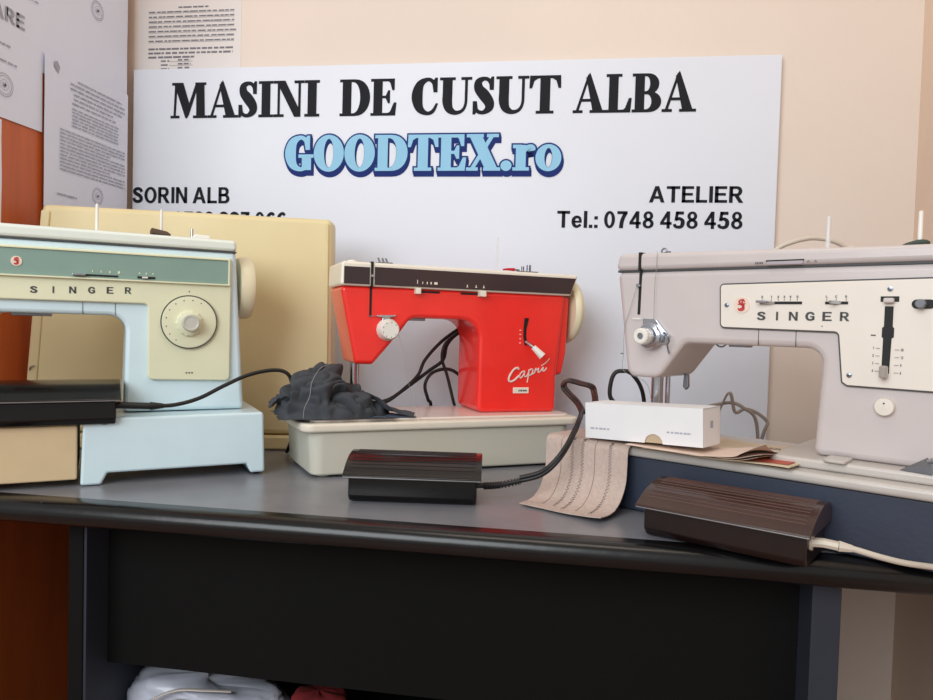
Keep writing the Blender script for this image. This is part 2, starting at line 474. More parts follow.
def word(mbs, s, x0, x1, z0, z1, fn, grow=0.0, track=.03):
    x = 0; pcs = []
    for c in s:
        w, g = glyph(c)
        pcs += [[[(a + x, b) for a, b in l] for l in pc] for pc in g]
        x += w + track
    W = x - track; k = (x1 - x0) / W; h = z1 - z0
    for i, pc in enumerate(pcs):
        L = [[(x0 + a * k, z0 + b * h) for a, b in l] for l in pc]
        if grow:
            L = [offset(ccw(L[0]), grow)] + [offset(ccw(l), -min(grow, .0022)) for l in L[1:]]
        mbs.poly(L, lambda a, b: (fn(a, b)[0], fn(a, b)[1] - i * .00002, fn(a, b)[2]))

def dashes(mb, x0, x1, z, h, fn, gap=.15, wl=(.006, .02)):
    x = x0
    while x < x1:
        w = min(random.uniform(*wl), x1 - x)
        mb.add([fn(x, z), fn(x + w, z), fn(x + w, z + h), fn(x, z + h)], [(0, 1, 2, 3)])
        x += w + random.uniform(.5, 1.5) * wl[0] * gap * 3

# ================================================================== THE ROOM
def structure(name, mb, m):
    return tag(mb.build(name, m, wn=False), kind='structure')
structure('wall_back', MB().box(-1.6, .75, 1.5, 1.6, 0, 2.6), WALL)
structure('wall_right', MB().box(.652, .75, .1, 1.5, 0, 2.6), WALL2)
structure('floor', MB().box(-2.5, 2.0, -2.5, 1.6, -.06, 0), FLOOR)

# ---- wooden wardrobe on the left
wd = empty('wardrobe', (-.972, .897, 0), 0, 'tall orange-brown wooden wardrobe at the left whose side carries taped papers', 'wardrobe')
MB().box(-.02, 0, 0, .565, .0, 2.2, .001).build('side_panel', ORANGE, wd)
MB().box(-.56, -.54, 0, .565, .0, 2.2, .001).build('side_panel', ORANGE, wd)
MB().box(-.539, -.021, .55, .565, .05, 2.18).build('back_panel', ORANGE, wd)
MB().box(-.539, -.021, .02, .549, 2.16, 2.2).build('top_panel', ORANGE, wd)
MB().box(-.539, -.021, .02, .549, .06, .09).build('bottom_panel', ORANGE, wd)
for a, b in ((-.538, -.282), (-.278, -.022)):
    dr = MB().box(a, b, -.0, .018, .07, 2.15, .002).build('door', ORANGE, wd)
    hx = -.30 if a < -.5 else -.26
    MB().tube([(hx, -.002, 1.0), (hx, -.022, 1.01), (hx, -.022, 1.12), (hx, -.002, 1.13)], .004).build('handle', STEEL, dr)

# ---- papers on the wardrobe side (x = const plane, text runs along +Y)
XS = -.9705
def sheet(name, y0, y1, z0, z1, x, label, curl=.002, m=PAPER, seed=0):
    o = empty(name, (x, y0, z0), 0, label, 'paper')
    mb = MB().grid(10, 14, lambda a, b: (curl * (.5 + .5 * noise.noise(Vector((a * 2 + seed, b * 3, seed)))) , a * (y1 - y0), b * (z1 - z0)), .0003)
    mb.build('sheet', m, o, wn=False)
    return o, (lambda e=.0: (lambda a, b: (curl + .0006 + e, a - y0, b - z0)))()
def stamp(mb, cy, cz, r, fn):
    for q in (1.0, .8, .45):
        n = 28
        for k in range(n):
            a0, a1 = 2 * PI * k / n, 2 * PI * (k + (.8 if q > .5 else 1)) / n
            r0, r1 = r * q, r * q * .92
            mb.add([fn(cy + r0 * math.cos(a0), cz + r0 * math.sin(a0)), fn(cy + r0 * math.cos(a1), cz + r0 * math.sin(a1)),
                    fn(cy + r1 * math.cos(a1), cz + r1 * math.sin(a1)), fn(cy + r1 * math.cos(a0), cz + r1 * math.sin(a0))], [(0, 1, 2, 3)])
    for k in range(5):
        a = 1.2 * k
        mb.add([fn(cy, cz - r * .15), fn(cy + r * .3 * math.cos(a), cz + r * .3 * math.sin(a)), fn(cy + r * .2, cz + r * .1)], [(0, 1, 2)])

o, fn = sheet('pinned_certificate', 1.0, 1.213, 1.322, 1.62, XS, 'certificate sheet taped at the far left edge with a round stamp and big heading', seed=1)
t = MB()
put_text(t, 'RARE', 1.07, 1.168, 1.487, 1.512, fn, .01)
for z in (1.58, 1.57, 1.56, 1.548): dashes(t, 1.03, 1.2, z, .0025, fn)
dashes(t, 1.03, 1.135, 1.445, .003, fn); dashes(t, 1.03, 1.15, 1.417, .003, fn)
t.build('print', PRINT, o, wn=False, recalc=False)
t = MB(); stamp(t, 1.122, 1.378, .02, fn)
t.build('round_stamp', PRINT, o, wn=False, recalc=False)
o, fn = sheet('stamped_page', 1.213, 1.467, 1.43, 1.70, XS, 'blank half page with one oval stamp, taped above the typed letter', seed=2)
t = MB(); stamp(t, 1.365, 1.607, .019, fn)
t.build('round_stamp', PRINT, o, wn=False, recalc=False)
o, fn = sheet('typed_letter', 1.212, 1.463, 1.12, 1.468, XS + .0055, 'typed letter with crest, paragraphs and round stamp, lowest paper by the sign', seed=3)
t = MB()
for k, (a, b) in enumerate(((1.30, 1.44), (1.28, 1.45), (1.28, 1.45), (1.29, 1.44), (1.29, 1.41), (1.285, 1.42))): dashes(t, a, b, 1.44 - k * .009, .003, fn)
for k in range(6): dashes(t, 1.285, 1.43, 1.385 - k * .0065, .0026, fn)
for k in range(12): dashes(t, 1.252, 1.452 - (.05 if k in (3, 8) else 0), 1.338 - k * .0068, .0026, fn)
dashes(t, 1.245, 1.30, 1.215, .003, fn)
t.build('print', PRINT, o, wn=False, recalc=False)
t = MB(); stamp(t, 1.363, 1.232, .017, fn)
t.build('round_stamp', PRINT, o, wn=False, recalc=False)
MB().add([fn(1.235, 1.45), fn(1.246, 1.440), fn(1.250, 1.452), fn(1.243, 1.462), fn(1.236, 1.459)], [(0, 1, 2, 3, 4)]).build('crest', PRINT, o, wn=False, recalc=False)
o, fn = sheet('taped_paper_strip', 1.02, 1.118, 1.12, 1.318, XS, 'narrow white paper showing only its edge under the certificate, at the picture edge', seed=4)

# ---- printed form on the back wall
fo = empty('printed_form', (0, 1.4999, 0), 0, 'white printed form with filled-in table lines, on the wall above the sign', 'paper')
fnf = lambda a, b: (a, -.0011, b)
MB().box(-.966, -.724, -.0008, 0, 1.45, 1.74).build('sheet', PAPERW, fo, wn=False)
t = MB()
dashes(t, -.87, -.80, 1.667, .0035, fnf)
for k, (a, b) in enumerate(((-.94, -.74), (-.94, -.74), (-.94, -.74), (-.94, -.74), (-.94, -.735), (-.94, -.74), (-.94, -.74))):
    z = 1.658 - .0105 * k
    dashes(t, a, b, z, .003, fnf)
    t.add([fnf(a, z - .002), fnf(b, z - .002), fnf(b, z - .0012), fnf(a, z - .0012)], [(0, 1, 2, 3)])
for k in range(3): dashes(t, -.94, -.742 - (.09 if k == 2 else 0), 1.577 - .009 * k, .0042, fnf)
for k in range(5):
    z = 1.551 - .0085 * k
    dashes(t, -.91, -.89, z, .0035, fnf); dashes(t, -.87, -.84, z + .002, .0035, fnf, wl=(.01, .012))
    t.add([fnf(-.89, z), fnf(-.835, z), fnf(-.835, z + .0008), fnf(-.89, z + .0008)], [(0, 1, 2, 3)])
t.build('print', PRINTD, fo, wn=False, recalc=False)

# ---- shop sign leaning on the wall behind the machines
sg = empty('shop_sign', (0, 1.485, .751), 0, 'large white shop sign with black serif heading and blue outlined name, behind the sewing machines', 'sign')
MB().box(-.966, .394, 0, .010, 0, .780, .0015).build('board', SIGN, sg, wn=False)
Zs = .751
sf = lambda d: (lambda a, b: (a, -d, b - Zs))
for s, a, b in (('MASINI', -.876, -.539), ('DE', -.493, -.371), ('CUSUT', -.339, -.031), ('ALBA', -.005, .233)):
    t = MB(); word(t, s, a, b, 1.424, 1.499, sf(.0008), grow=.0008)
    t.build('heading_word', INK, sg, 'black serif heading word', wn=False, recalc=False, smooth=False)
G0 = (-.611, -.026, 1.309, 1.381)
t = MB()
for k, (dx, dz) in enumerate(((.002, -.0080), (.001, -.004), (0, 0))):
    word(t, 'GOODTEX.ro', G0[0] + dx, G0[1] + dx, G0[2] + dz, G0[3] + dz, sf(.0006 + k * .0010), grow=.0048)
t.build('name_outline', NAVY, sg, 'navy outline and drop edge of the name', wn=False, recalc=False, smooth=False)
t = MB(); word(t, 'GOODTEX.ro', *G0, sf(.0037), grow=.0014)
t.build('name_lettering', LBLUE, sg, 'light blue name', wn=False, recalc=False, smooth=False)
for s, a, b, c, d in (('SORIN ALB', -.964, -.737, 1.239, 1.274), ('Tel.: 0723 227 066', -.958, -.608, 1.187, 1.221),
                      ('ATELIER', .151, .332, 1.2445, 1.277), ('Tel.: 0748 458 458', -.03, .332, 1.193, 1.227)):
    t = MB(); put_text(t, s, a, b, c, d, sf(.0008))
    t.build('contact_line', INK, sg, 'bold black sans-serif line', wn=False, recalc=False, smooth=False)

# ================================================================== THE DESK
dk = empty('desk', (0, .8406, 0), -1.2, 'long dark grey desk with rounded black front edge carrying the sewing machines', 'desk')
MB().box(-.950, .640, 0, .635, .720, .75).build('desktop', DESK, dk, wn=False)
t = MB()
prof = [(.0005, .75)] + [(-.014 - .018 * math.sin(PI * k / 12) ** .8, .7340 + .0160 * math.cos(PI * k / 12)) for k in range(13)] + [(.0005, .718)]
t.prism(prof, -.962, .640, 0, 'yz')
t.build('front_edge', DESKEDGE, dk, 'worn rounded black front edge', wn=False)
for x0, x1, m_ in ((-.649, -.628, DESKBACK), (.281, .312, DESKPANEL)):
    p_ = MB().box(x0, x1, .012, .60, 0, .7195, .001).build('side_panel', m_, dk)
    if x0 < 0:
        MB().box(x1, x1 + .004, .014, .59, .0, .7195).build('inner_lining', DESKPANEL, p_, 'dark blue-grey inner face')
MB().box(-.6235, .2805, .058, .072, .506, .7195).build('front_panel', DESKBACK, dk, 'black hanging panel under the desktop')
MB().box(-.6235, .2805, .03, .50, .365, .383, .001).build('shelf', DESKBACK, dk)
MB().box(-.945, -.650, .40, .41, .02, .7195).build('rear_or_shade_board', DESKBACK, dk)  # added dark board, stands in for the shade beside the left leg
MB().box(-.6235, .2805, .52, .53, .02, .7195).build('rear_or_shade_board', DESKBACK, dk)

# chips of the worn edge
for x, z in ((-.50, .744), (-.555, .7475), (-.40, .7455), (-.43, .7475), (-.31, .742), (-.1, .742), (-.66, .749)):
    r = random.uniform(.0012, .003)
    MB().lathe([(0.0005, -.0012), (r, -.0004), (r * 1.2, .001)], (x, -.0275 + (.745 - z) * -.8, z - .004), 'y', 7).build('edge_chip', STEEL, dk, 'small pale chip in the edge', wn=False)

# ---- things on the lower shelf
bg = empty('plastic_bag', (-.510, .985, .3840), 0, 'crumpled translucent white plastic bag with loop handles on the shelf under the desk', 'bag')
def bagf(a, b):
    th = 2 * PI * a; ph = PI * .5 * b
    rx, ry = .128, .065
    n = noise.noise(Vector((math.cos(th) * 2, math.sin(th) * 2, b * 3))) * .18 + .1 * abs(noise.noise(Vector((math.cos(th) * 6, math.sin(th) * 6, b * 8 + 3))))
    k = math.cos(ph) ** .35 if b < 1 else 0
    return (rx * k * math.cos(th) * (1 + n * .5), ry * k * math.sin(th) * (1 + n), .001 + (.074 - .010 * math.cos(th)) * math.sin(ph) ** .6 * (1 + n * .22))
MB().grid(60, 24, bagf).build('bag_body', BAG, bg, wn=False)
MB().tube([(-.08, -.062, .040), (-.055, -.064, .066), (-.02, -.055, .081), (.02, -.045, .080), (.05, -.03, .074)], .005, flat=.35).tube(
    [(-.05, -.066, .040), (-.035, -.068, .064), (-.01, -.064, .072), (.01, -.058, .064)], .006, flat=.35).build('handle', BAGH, bg, wn=False)
def redf(a, b):
    th = 2 * PI * a; ph = PI * .5 * b
    k = math.cos(ph) ** .3 if b < 1 else 0
    n = noise.noise(Vector((math.cos(th) * 2 + 5, math.sin(th) * 2, b * 3)))
    return (.042 * k * math.cos(th) * (1 + .1 * n), .036 * k * math.sin(th) * (1 + .1 * n), .001 + .062 * math.sin(ph) ** .5 * (1 + .06 * n))
ro = MB().grid(40, 16, redf).build('red_cloth', REDCL, None, wn=False)
ro.location = (-.340, .985, .3940)
tag(ro, 'dark red folded cloth beside the white bag on the shelf under the desk', 'cloth')

# ================================================================== cream carrying case (behind the left machine)
cc = empty('carrying_case', (-.5426, 1.252, .7512), 14, 'big cream plastic carrying case standing upright behind the pale machine', 'case')
MB().prism(fillet([(-.400, .030), (.119, .0), (.116, .424), (-.386, .428)], .012, 5) if False else
           fillet([(-.422, .026), (.120, .026), (.113, .427), (-.396, .433)], .012, 5), .0, .062, .009, taper=.002).build('shell', CASE, cc)
MB().box(-.423, .128, -.006, .066, 0, .026, .004).build('rim', CASE, cc, 'slightly protruding lower rim')
MB().prism(fillet([(-.421, .04), (-.404, .04), (-.378, .42), (-.393, .42)], .004), -.004, .004, .002).build('edge_bead', CASE, cc)
MB().tube([(.108, -.002, .03), (.103, -.002, .415)], .0022, seg=8).build('seam', CASE, cc)
MB().tube([(-.409, -.005, .138), (-.406, -.008, .143), (-.400, -.008, .146)], .0012).build('latch_mark', STEEL, cc)

# ================================================================== LEFT MACHINE
def emblem(parent, cx, cz, r, v):
    e = MB().prism(circ(cx, cz, r, 32), v - .0006, v + .0005).build('emblem', EMBW, parent, wn=False)
    t = MB(); fn = lambda a, b: (a, v - .0012, b)
    s = r / .5
    t.poly([[(cx + (a - .29) * s * .9 * 1.0, cz + (b - .5) * s * .72) for a, b in vs_stroke([(.5, .74, .06), (.42, .93, .11), (.27, .96, .12), (.13, .84, .13), (.17, .67, .14), (.3, .53, .14), (.43, .35, .14), (.44, .15, .13), (.3, .04, .12), (.12, .08, .11), (.06, .26, .06)])]], fn)
    t.poly([vs_stroke([(cx + r * .25, cz + r * .75, r * .16), (cx + r * .05, cz + r * .35, r * .2), (cx + r * .3, cz, r * .2), (cx + r * .05, cz - r * .4, r * .22), (cx - r * .3, cz - r * .55, r * .16)])], fn)
    t.poly([vs_stroke([(cx - r * .5, cz + r * .1, r * .12), (cx, cz + r * .1, r * .14), (cx + r * .5, cz + r * .2, r * .1)])], fn)
    t.build('emblem_figure', EMB, e, 'red letter S with a seated figure', wn=False, recalc=False, smooth=False)

def spaced(mb, s, u0, u1, z, h, v, wr=.95, bold=.01, dz=0):
    n = len(s); w = h * wr
    for i, c in enumerate(s):
        cw = w * (.24 if c == 'I' else 1) * .92
        cx = u0 + (u1 - u0) * i / (n - 1)
        zz = z + dz * i / (n - 1)
        put_text(mb, c, cx - cw / 2, cx + cw / 2, zz, zz + h, lambda a, b: (a, v, b), bold)

lm = empty('sewing_machine', (-.6643, .9088, .751), 35, 'pale blue sewing machine with sage green strip and round stitch dial, at the left', 'sewing machine')
MB().prism(fillet([(0, 0), (.026, 0), (.034, .016), (.224, .017), (.231, .003), (.252, .003), (.249, .096), (.003, .094)], [.002, .002, .002, .002, .002, .002, .005, .003]), 0, .18, .0035).build('base', LB, lm)
MB().prism(rect(-.14, .009, -.004, .0850, .003), .002, .175, .002).build('extension_table', BEIGE, lm, 'beige plastic extension box')
for u, v in ((.012, .02), (.24, .02), (.012, .16), (.24, .16), (-.125, .03), (-.125, .15)):
    MB().lathe([(.008, 0), (.009, .0035), (.009, .0115)], (u, v, -.0008), 'z', 16).build('foot', RUBBER, lm)
LBODY = [(-.205, .342), (.211, .342), (.2265, .0965), (.0545, .0965), (.0568, .2385), (-.112, .2385), (-.128, .16), (-.195, .16), (-.21, .25)]
MB().prism(fillet(LBODY, [.006, .006, .006, .005, .022, .012, .01, .01, .01]), .045, .155, .006).build('body', LB, lm)
MB().prism(fillet([(-.212, .3425), (.2125, .3425), (.211, .360), (-.211, .361)], [.001, .001, .006, .006]), .042, .158, .005).build('top_cover', LLID, lm)
MB().box(-.211, .2115, .0435, .150, .3405, .3428).build('cover_seam', GREYD, lm, wn=False)
LP = [(-.19, .3315), (.2035, .3315), (.2035, .142), (.0865, .1445), (.0855, .2568), (-.19, .2568)]
pn = MB().prism(fillet(LP, [.004, .004, .007, .007, .006, .004]), .0385, .046, .002).build('front_panel', CREAMP, lm, 'cream control panel')
MB().prism(rect(-.186, .2915, .1985, .3275), .0372, .0384).build('green_strip', GREEN, pn, 'sage green recessed strip', wn=False)
t = MB()
t.box(-.188, .2008, .0350, .0385, .3275, .3298, .0005); t.box(-.188, .2008, .0335, .0385, .2888, .2912, .0005); t.box(.1985, .2008, .0345, .0385, .2888, .3298, .0005)
t.build('strip_frame', CREAMP, pn, wn=False)
t = MB(); spaced(t, 'SINGER', -.0597, .0589, .2665, .0095, .0380, 1.0, .012, dz=.004)
t.build('lettering', GREYD, pn, 'dark grey capital lettering', wn=False, recalc=False, smooth=False)
emblem(pn, -.0801, .3093, .0068, .0368)
MB().box(-.0084, .0455, .0366, .0380, .2935, .2962).build('slot', BLACK, pn, wn=False)
MB().box(-.013, .004, .029, .0378, .2936, .2962, .0008).build('slider', CHROME, pn)
MB().box(.071, .095, .0366, .0380, .2935, .2968).build('slot', BLACK, pn, wn=False)
MB().box(.077, .085, .030, .0378, .2938, .2962, .0008).build('slider', WPLAST, pn)
t = MB()
for i, w in enumerate((.001, .001, .0015, .003)):
    t.box(.012 + i * .011, .012 + i * .011 + w, .0366, .0373, .299, .3025)
for i in range(3): t.box(.073 + i * .009, .0745 + i * .009, .0366, .0373, .300, .3025)
t.build('scale_mark', CREAMP, pn, wn=False)
dl = MB().lathe([(.0395, .0038), (.0392, .0), (.037, -.0012), (.0005, -.0012)], (.1429, .0352, .2315), 'y', 56).build('stitch_dial', CREAMP, pn)
t = MB(); n = 56
t.poly([circ(.1429, .2315, .0405, n), circ(.1429, .2315, .0388, n)], lambda a, b: (a, .0350, b), .0004)
t.build('dial_ring', GREYD, dl, 'dark ring around the dial', wn=False, recalc=False)
t = MB()
for k in range(9):
    a = math.radians(60 + k * 22)
    t.prism(circ(.1429 + .033 * math.cos(a), .2315 + .033 * math.sin(a), .0009, 8), .0335, .0341)
t.prism(circ(.1425, .2775, .0010, 8), .0378, .0386)
t.build('dial_mark', GREYD, dl, wn=False)
MB().lathe([(.019, 0), (.0188, -.004), (.016, -.006), (.0005, -.006)], (.1425, .0341, .2295), 'y', 60, (14, .035)).build('selector_ring', CREAMP, dl)
MB().lathe([(.0125, 0), (.0125, -.012), (.0115, -.0135), (.0095, -.0135), (.009, -.0125), (.0005, -.0125)], (.1435, .0283, .2305), 'y', 40).build('dial_knob', mat('knob_silver', (214, 214, 204), .3, .3), dl)
t = MB()
for k in range(3): t.box(.139 + k * .004, .1412 + k * .004, .0379, .0386, .1535, .1555)
t.build('small_print', GREYD, pn, wn=False)
MB().lathe([(.030, 0), (.048, .003), (.0502, .008), (.0502, .019), (.047, .025), (.030, .028), (.028, .024), (.0005, .024)], (.2185, .100, .289), 'x', 56).build('handwheel', CREAMW, lm)
MB().tube([(.210, .1, .289), (.222, .1, .289)], .018, seg=24).build('wheel_hub', LB, lm)
for u in (.0173, .1049):
    p = MB().lathe([(.0032, 0), (.0024, .004), (.0022, .040), (.001, .0425)], (u, .075, .3598), 'z', 14).build('spool_pin', WPLAST, lm)
MB().prism(fillet([(.089, .364), (.117, .361), (.118, .364), (.112, .368), (.090, .372)], .001), .060, .085, .002).build('spool_felt', FELTB, lm, 'brown felt disc on the spool pin')
w_ = MB().prism(fillet([(.146, .360), (.176, .359), (.174, .3665), (.152, .3675)], .001), .060, .080, .002).build('bobbin_winder', WPLAST, lm)
MB().tube([(.148, .065, .361), (.148, .065, .3750)], .0022, seg=12).build('winder_spindle', CHROME, w_)
MB().box(-.09, -.04, .075, .10, .2345, .2392, .001).build('feed_cover', STEEL, lm)
nb = MB().tube([(-.16, .10, .165), (-.16, .10, .125)], .0035, smooth=False).tube([(-.148, .105, .165), (-.148, .105, .112)], .003, smooth=False).build('needle_bar', CHROME, lm)
MB().box(-.166, -.146, .088, .118, .106, .111, .0015).build('presser_foot', CHROME, nb)
for u in (.0, .042):
    MB().box(u, u + .0007, .0445, .046, .2385, .2565).build('arm_seam', GREYD, lm, wn=False)

# ================================================================== RED MACHINE
rm = empty('sewing_machine', (-.1320, 1.1896, .751), 28, 'bright red sewing machine with ivory lid and script lettering, in the middle', 'sewing machine')
MB().prism(fillet([(-.290, -.019), (.162, .002), (.160, .168), (-.309, .158)], .022, 6), .0055 - .003, .0705, .004, 'xy', taper=.004).build('base_tub', TUB, rm, 'pale grey-green plastic base tub')
MB().prism(fillet([(-.303, -.027), (.178, -.005), (.176, .176), (-.325, .166)], .02, 6), .0702, .0835, .004, 'xy').build('base_rim', RIM, rm, 'ivory overhanging base rim')
MB().prism(fillet([(-.288, -.008), (.165, .012), (.165, .165), (-.308, .150)], .014, 6), .0836, .0875, .0015, 'xy').build('bed_plate', PLATE, rm)
for u, v in ((-.265, .008), (.13, .025), (-.275, .13), (.13, .145)):
    MB().lathe([(.010, 0), (.011, .003), (.011, .0035)], (u, v, -.0008), 'z', 16).build('foot', RIM, rm)
RB = [(-.2385, .297), (-.2123, .170), (-.1827, .170), (-.1352, .2268), (-.1203, .2480), (.0025, .2480), (.0025, .0876), (.1525, .0876), (.1525, .15), (.166, .297)]
RR = [.002, .006, .006, .004, .02, .034, .012, .008, .02, .002]
MB().prism(fillet(RB, RR), .045, .155, .0065, seg=4).build('body', RED, rm)
MB().prism(fillet([(.150, .296), (.1787, .2936), (.1755, .1926), (.1680, .1546), (.150, .151)], [.002, .003, .003, .006, .002]), .054, .135, .005).build('motor_cover', RED, rm)
MB().prism(fillet([(-.2400, .2968), (.1726, .2955), (.1865, .330), (.184, .3335), (-.2385, .336)], [.002, .002, .003, .006, .006]), .0385, .160, .004).build('lid', RLID, rm, 'ivory lid')
ld = rm.children[-1]
MB().prism(rect(-.2345, .3000, -.1930, .3275), .0372, .0388).build('dark_strip', STRIP, ld, wn=False)
MB().prism([(-.1848, .2995), (.1715, .2990), (.1812, .3270), (-.1848, .3285)], .0372, .0388).build('dark_strip', STRIP, ld, wn=False)
MB().box(-.1912, -.1872, .0366, .05, .2965, .337).build('slot', BLACK, ld, wn=False)
MB().box(-.1910, -.1872, .0444, .046, .249, .2965).build('take_up_slot', BLACK, rm, wn=False)
MB().lathe([(.0022, -.004), (.0022, 0)], (-.1892, .0372, .314), 'y', 12).build('take_up_lever', CHROME, rm)
t = MB()
for u, w in ((-.1135, .001), (-.1045, .001), (-.097, .0015), (-.0905, .002), (-.084, .0055)): t.box(u, u + w, .0364, .0373, .3045, .3085 if u > -.11 else .311)
for u in (-.026, -.010, .004): t.box(u, u + .0012, .0364, .0373, .3035, .307); t.box(u - .001, u + .0022, .0364, .0373, .3025, .3036)
t.build('scale_mark', RLID, ld, wn=False)
for a, b, k0, k1 in ((-.112, -.072, -.1165, -.108), (-.034, .002, -.0035, .0075)):
    s_ = MB().box(a, b, .0438, .0455, .2905, .2938).build('slider_slot', BLACK, rm, wn=False)
    MB().box(k0, k1, .030, .0445, .2875, .2975, .0012).build('slider', RLID, s_)
kb = MB().lathe([(.0185, 0), (.0182, -.006), (.0165, -.008), (.0160, -.017), (.0140, -.020), (.0005, -.020)], (-.1600, .0447, .2275), 'y', 48, (16, .012)).build('tension_dial', WPLAST, rm)
MB().prism(fillet([(-.180, .2510), (-.148, .2520), (-.148, .2490), (-.158, .2478), (-.146, .2300), (-.172, .2300), (-.170, .2475), (-.180, .2485)], .001), .038, .0447, .001).build('thread_guide', CHROME, kb)
t = MB()
for k in range(8):
    a = math.radians(40 + k * 40)
    t.prism(circ(-.160 + .012 * math.cos(a), .2275 + .012 * math.sin(a), .0008, 8), .0243, .0249)
t.build('dial_mark', GREYD, kb, wn=False)
MB().tube([(-.194, .042, .2485), (-.182, .040, .2490)], .0007, smooth=False).build('thread_hook', STEEL, kb)
# lever on the column
sl = MB().prism(fillet([(.0865, .254), (.0945, .254), (.0900, .235), (.0900, .222), (.0930, .206), (.0875, .206), (.0850, .222), (.0850, .237)], .001), .0436, .0455).build('lever_slot', BLACK, rm, wn=False)
MB().tube([(.090, .045, .212), (.0945, .036, .2065), (.099, .028, .201)], .0032).build('reverse_lever', CHROME, rm)
MB().tube([(.098, .030, .2035), (.1125, .022, .1875)], [.0048, .0068], smooth=False, seg=16).build('lever_knob', WPLAST, rm)
t = MB()
for i in range(4): t.box(.0775, .0800, .0438, .0448, .2315 - i * .0075, .2330 - i * .0075)
t.build('scale_mark', RLID, rm, wn=False)
# script lettering, drawn as strokes
t = MB()
def script(pts, r=.0011):
    t.tube([(.0585 + a * .0125 , .0442, .1405 + b * .0125 + a * .0125 * .30) for a, b in pts], r, sub=7, seg=6)
script([(1.55, 1.35), (1.35, 1.65), (.8, 1.55), (.25, .95), (.05, .35), (.35, .0), (.95, .05), (1.6, .45)], .0018)
script([(2.45, .85), (2.05, .85), (1.7, .45), (1.85, .05), (2.25, .3), (2.5, .85), (2.4, .3), (2.65, .0), (3.0, .25)])
script([(3.0, .25), (3.2, .85), (2.9, -.9)]); script([(3.05, .45), (3.45, .85), (3.75, .6), (3.5, .05), (3.1, .05)])
script([(3.6, .05), (4.0, .2), (4.2, .75), (4.3, .45), (4.65, .6), (4.55, .1), (4.85, .05)])
script([(4.9, .05), (5.35, .55), (5.3, .1), (5.55, .0), (5.9, .3)]); script([(5.0, .85), (5.7, 1.05), (6.3, 1.5)], .0008)
t.build('script_lettering', PLATE, rm, 'white handwriting-style lettering', wn=False)
bd = MB().box(.0680, .0980, .0432, .0455, .1210, .1315, .0008).build('badge', RLID, rm, 'small ivory badge')
t = MB(); dashes(t, .078, .094, .1245, .003, lambda a, b: (a, .0430, b), wl=(.002, .004)); t.build('badge_print', GREYD, bd, wn=False, recalc=False)
MB().lathe([(.02, 0), (.056, .002), (.0605, .008), (.0605, .013), (.056, .019), (.03, .024), (.0005, .024)], (.1855, .100, .2705), 'x', 60).build('handwheel', CREAMW, rm)
MB().tube([(.165, .1, .2705), (.187, .1, .2705)], .02, seg=24, smooth=False).build('wheel_hub', RED, rm)
nb = MB().tube([(-.205, .10, .172), (-.205, .10, .112)], .0058, smooth=False, seg=14).build('needle_bar', CHROME, rm)
MB().tube([(-.205, .10, .120), (-.205, .10, .096)], .0008, smooth=False).build('needle', CHROME, nb)
MB().tube([(-.196, .108, .172), (-.196, .108, .112)], .0032, smooth=False, seg=12).build('presser_bar', CHROME, nb)
MB().prism(fillet([(-.206, .112), (-.180, .109), (-.174, .113), (-.170, .112), (-.176, .104), (-.206, .105)], .001), .094, .112, .001).build('presser_foot', CHROME, nb)
MB().box(-.115, -.085, .08, .10, .2435, .2482, .001).build('lamp_cover', STEEL, rm)
# fittings on top of the lid
p = MB().lathe([(.0025, 0), (.0014, .003), (.0011, .066), (.0004, .068)], (.062, .12, .3338), 'z', 10).build('spool_pin', CPLAST, rm, 'thin clear spool pin')
t = MB().prism(fillet([(-.177, .335), (-.150, .335), (-.150, .339), (-.177, .339)], .001), .058, .075, .001)
for u in (-.170, -.163, -.157): t.tube([(u, .065, .337), (u - .004, .065, .346)], .0016, smooth=False)
t.build('thread_guide', STEEL, rm)
MB().lathe([(.009, 0), (.0085, .0025), (.003, .004), (.0005, .004)], (-.218, .060, .3358), 'z', 24).build('lid_button', RLID, rm)
MB().tube([(.052, .068, .3385), (.062, .068, .3395), (.074, .068, .3395)], [.0014, .0030], seg=12).build('winder_lever', REDPL, rm, 'red winder lever')
MB().tube([(.074, .068, .3395), (.084, .068, .3385)], .0018, smooth=False).tube([(.09, .068, .334), (.09, .068, .346)], .0028, smooth=False).tube([(.102, .068, .334), (.102, .068, .349)], .0042, smooth=False).box(.08, .118, .060, .078, .333, .3375, .001).build('bobbin_winder', STEEL, rm)

# ================================================================== RIGHT MACHINE
gm = empty('sewing_machine', (.0912, .9672, .751), -33, 'warm grey sewing machine with ivory control plate on a dark base, at the right', 'sewing machine')
MB().prism(rect(-.132, .002, .42, .205, .012, 5), 0, .0722, .003, 'xy').build('carrying_base', NAVYCASE, gm, 'dark blue-grey carrying base')
MB().prism(rect(-.140, -.006, .425, .212, .014, 5), .0724, .0850, .0045, 'xy').build('bed_rim', GREYL, gm)
MB().prism(rect(.165, .018, .422, .205, .010, 5), .0851, .0965, .0035, 'xy').build('bed_plate', GREYL, gm)
GB = [(-.0630, .320), (-.0432, .1814), (-.0360, .1735), (.0041, .1735), (.0408, .2228), (.2116, .2228), (.2058, .0966), (.415, .0966), (.415, .320)]
MB().prism(fillet(GB, [.003, .006, .01, .018, .014, .018, .006, .01, .003]), .05, .165, .008, seg=4).build('body', GREY, gm)
MB().prism(fillet([(-.0640, .3215), (.417, .3215), (.415, .3400), (.28, .3400), (-.0590, .3450)], [.002, .002, .006, 0, .008]), .0465, .168, .006, seg=4).build('top_cover', GREY, gm)
MB().box(-.062, .415, .0515, .160, .3190, .3222).build('cover_seam', GREYD, gm, wn=False)
MB().prism([(-.0285, .2600), (-.0245, .2600), (-.0235, .3205), (-.0275, .3205)], .0494, .051).build('take_up_slot', BLACK, gm, wn=False)
MB().box(-.0280, -.0238, .0459, .06, .3215, .3455).build('cover_slot', BLACK, gm, wn=False)
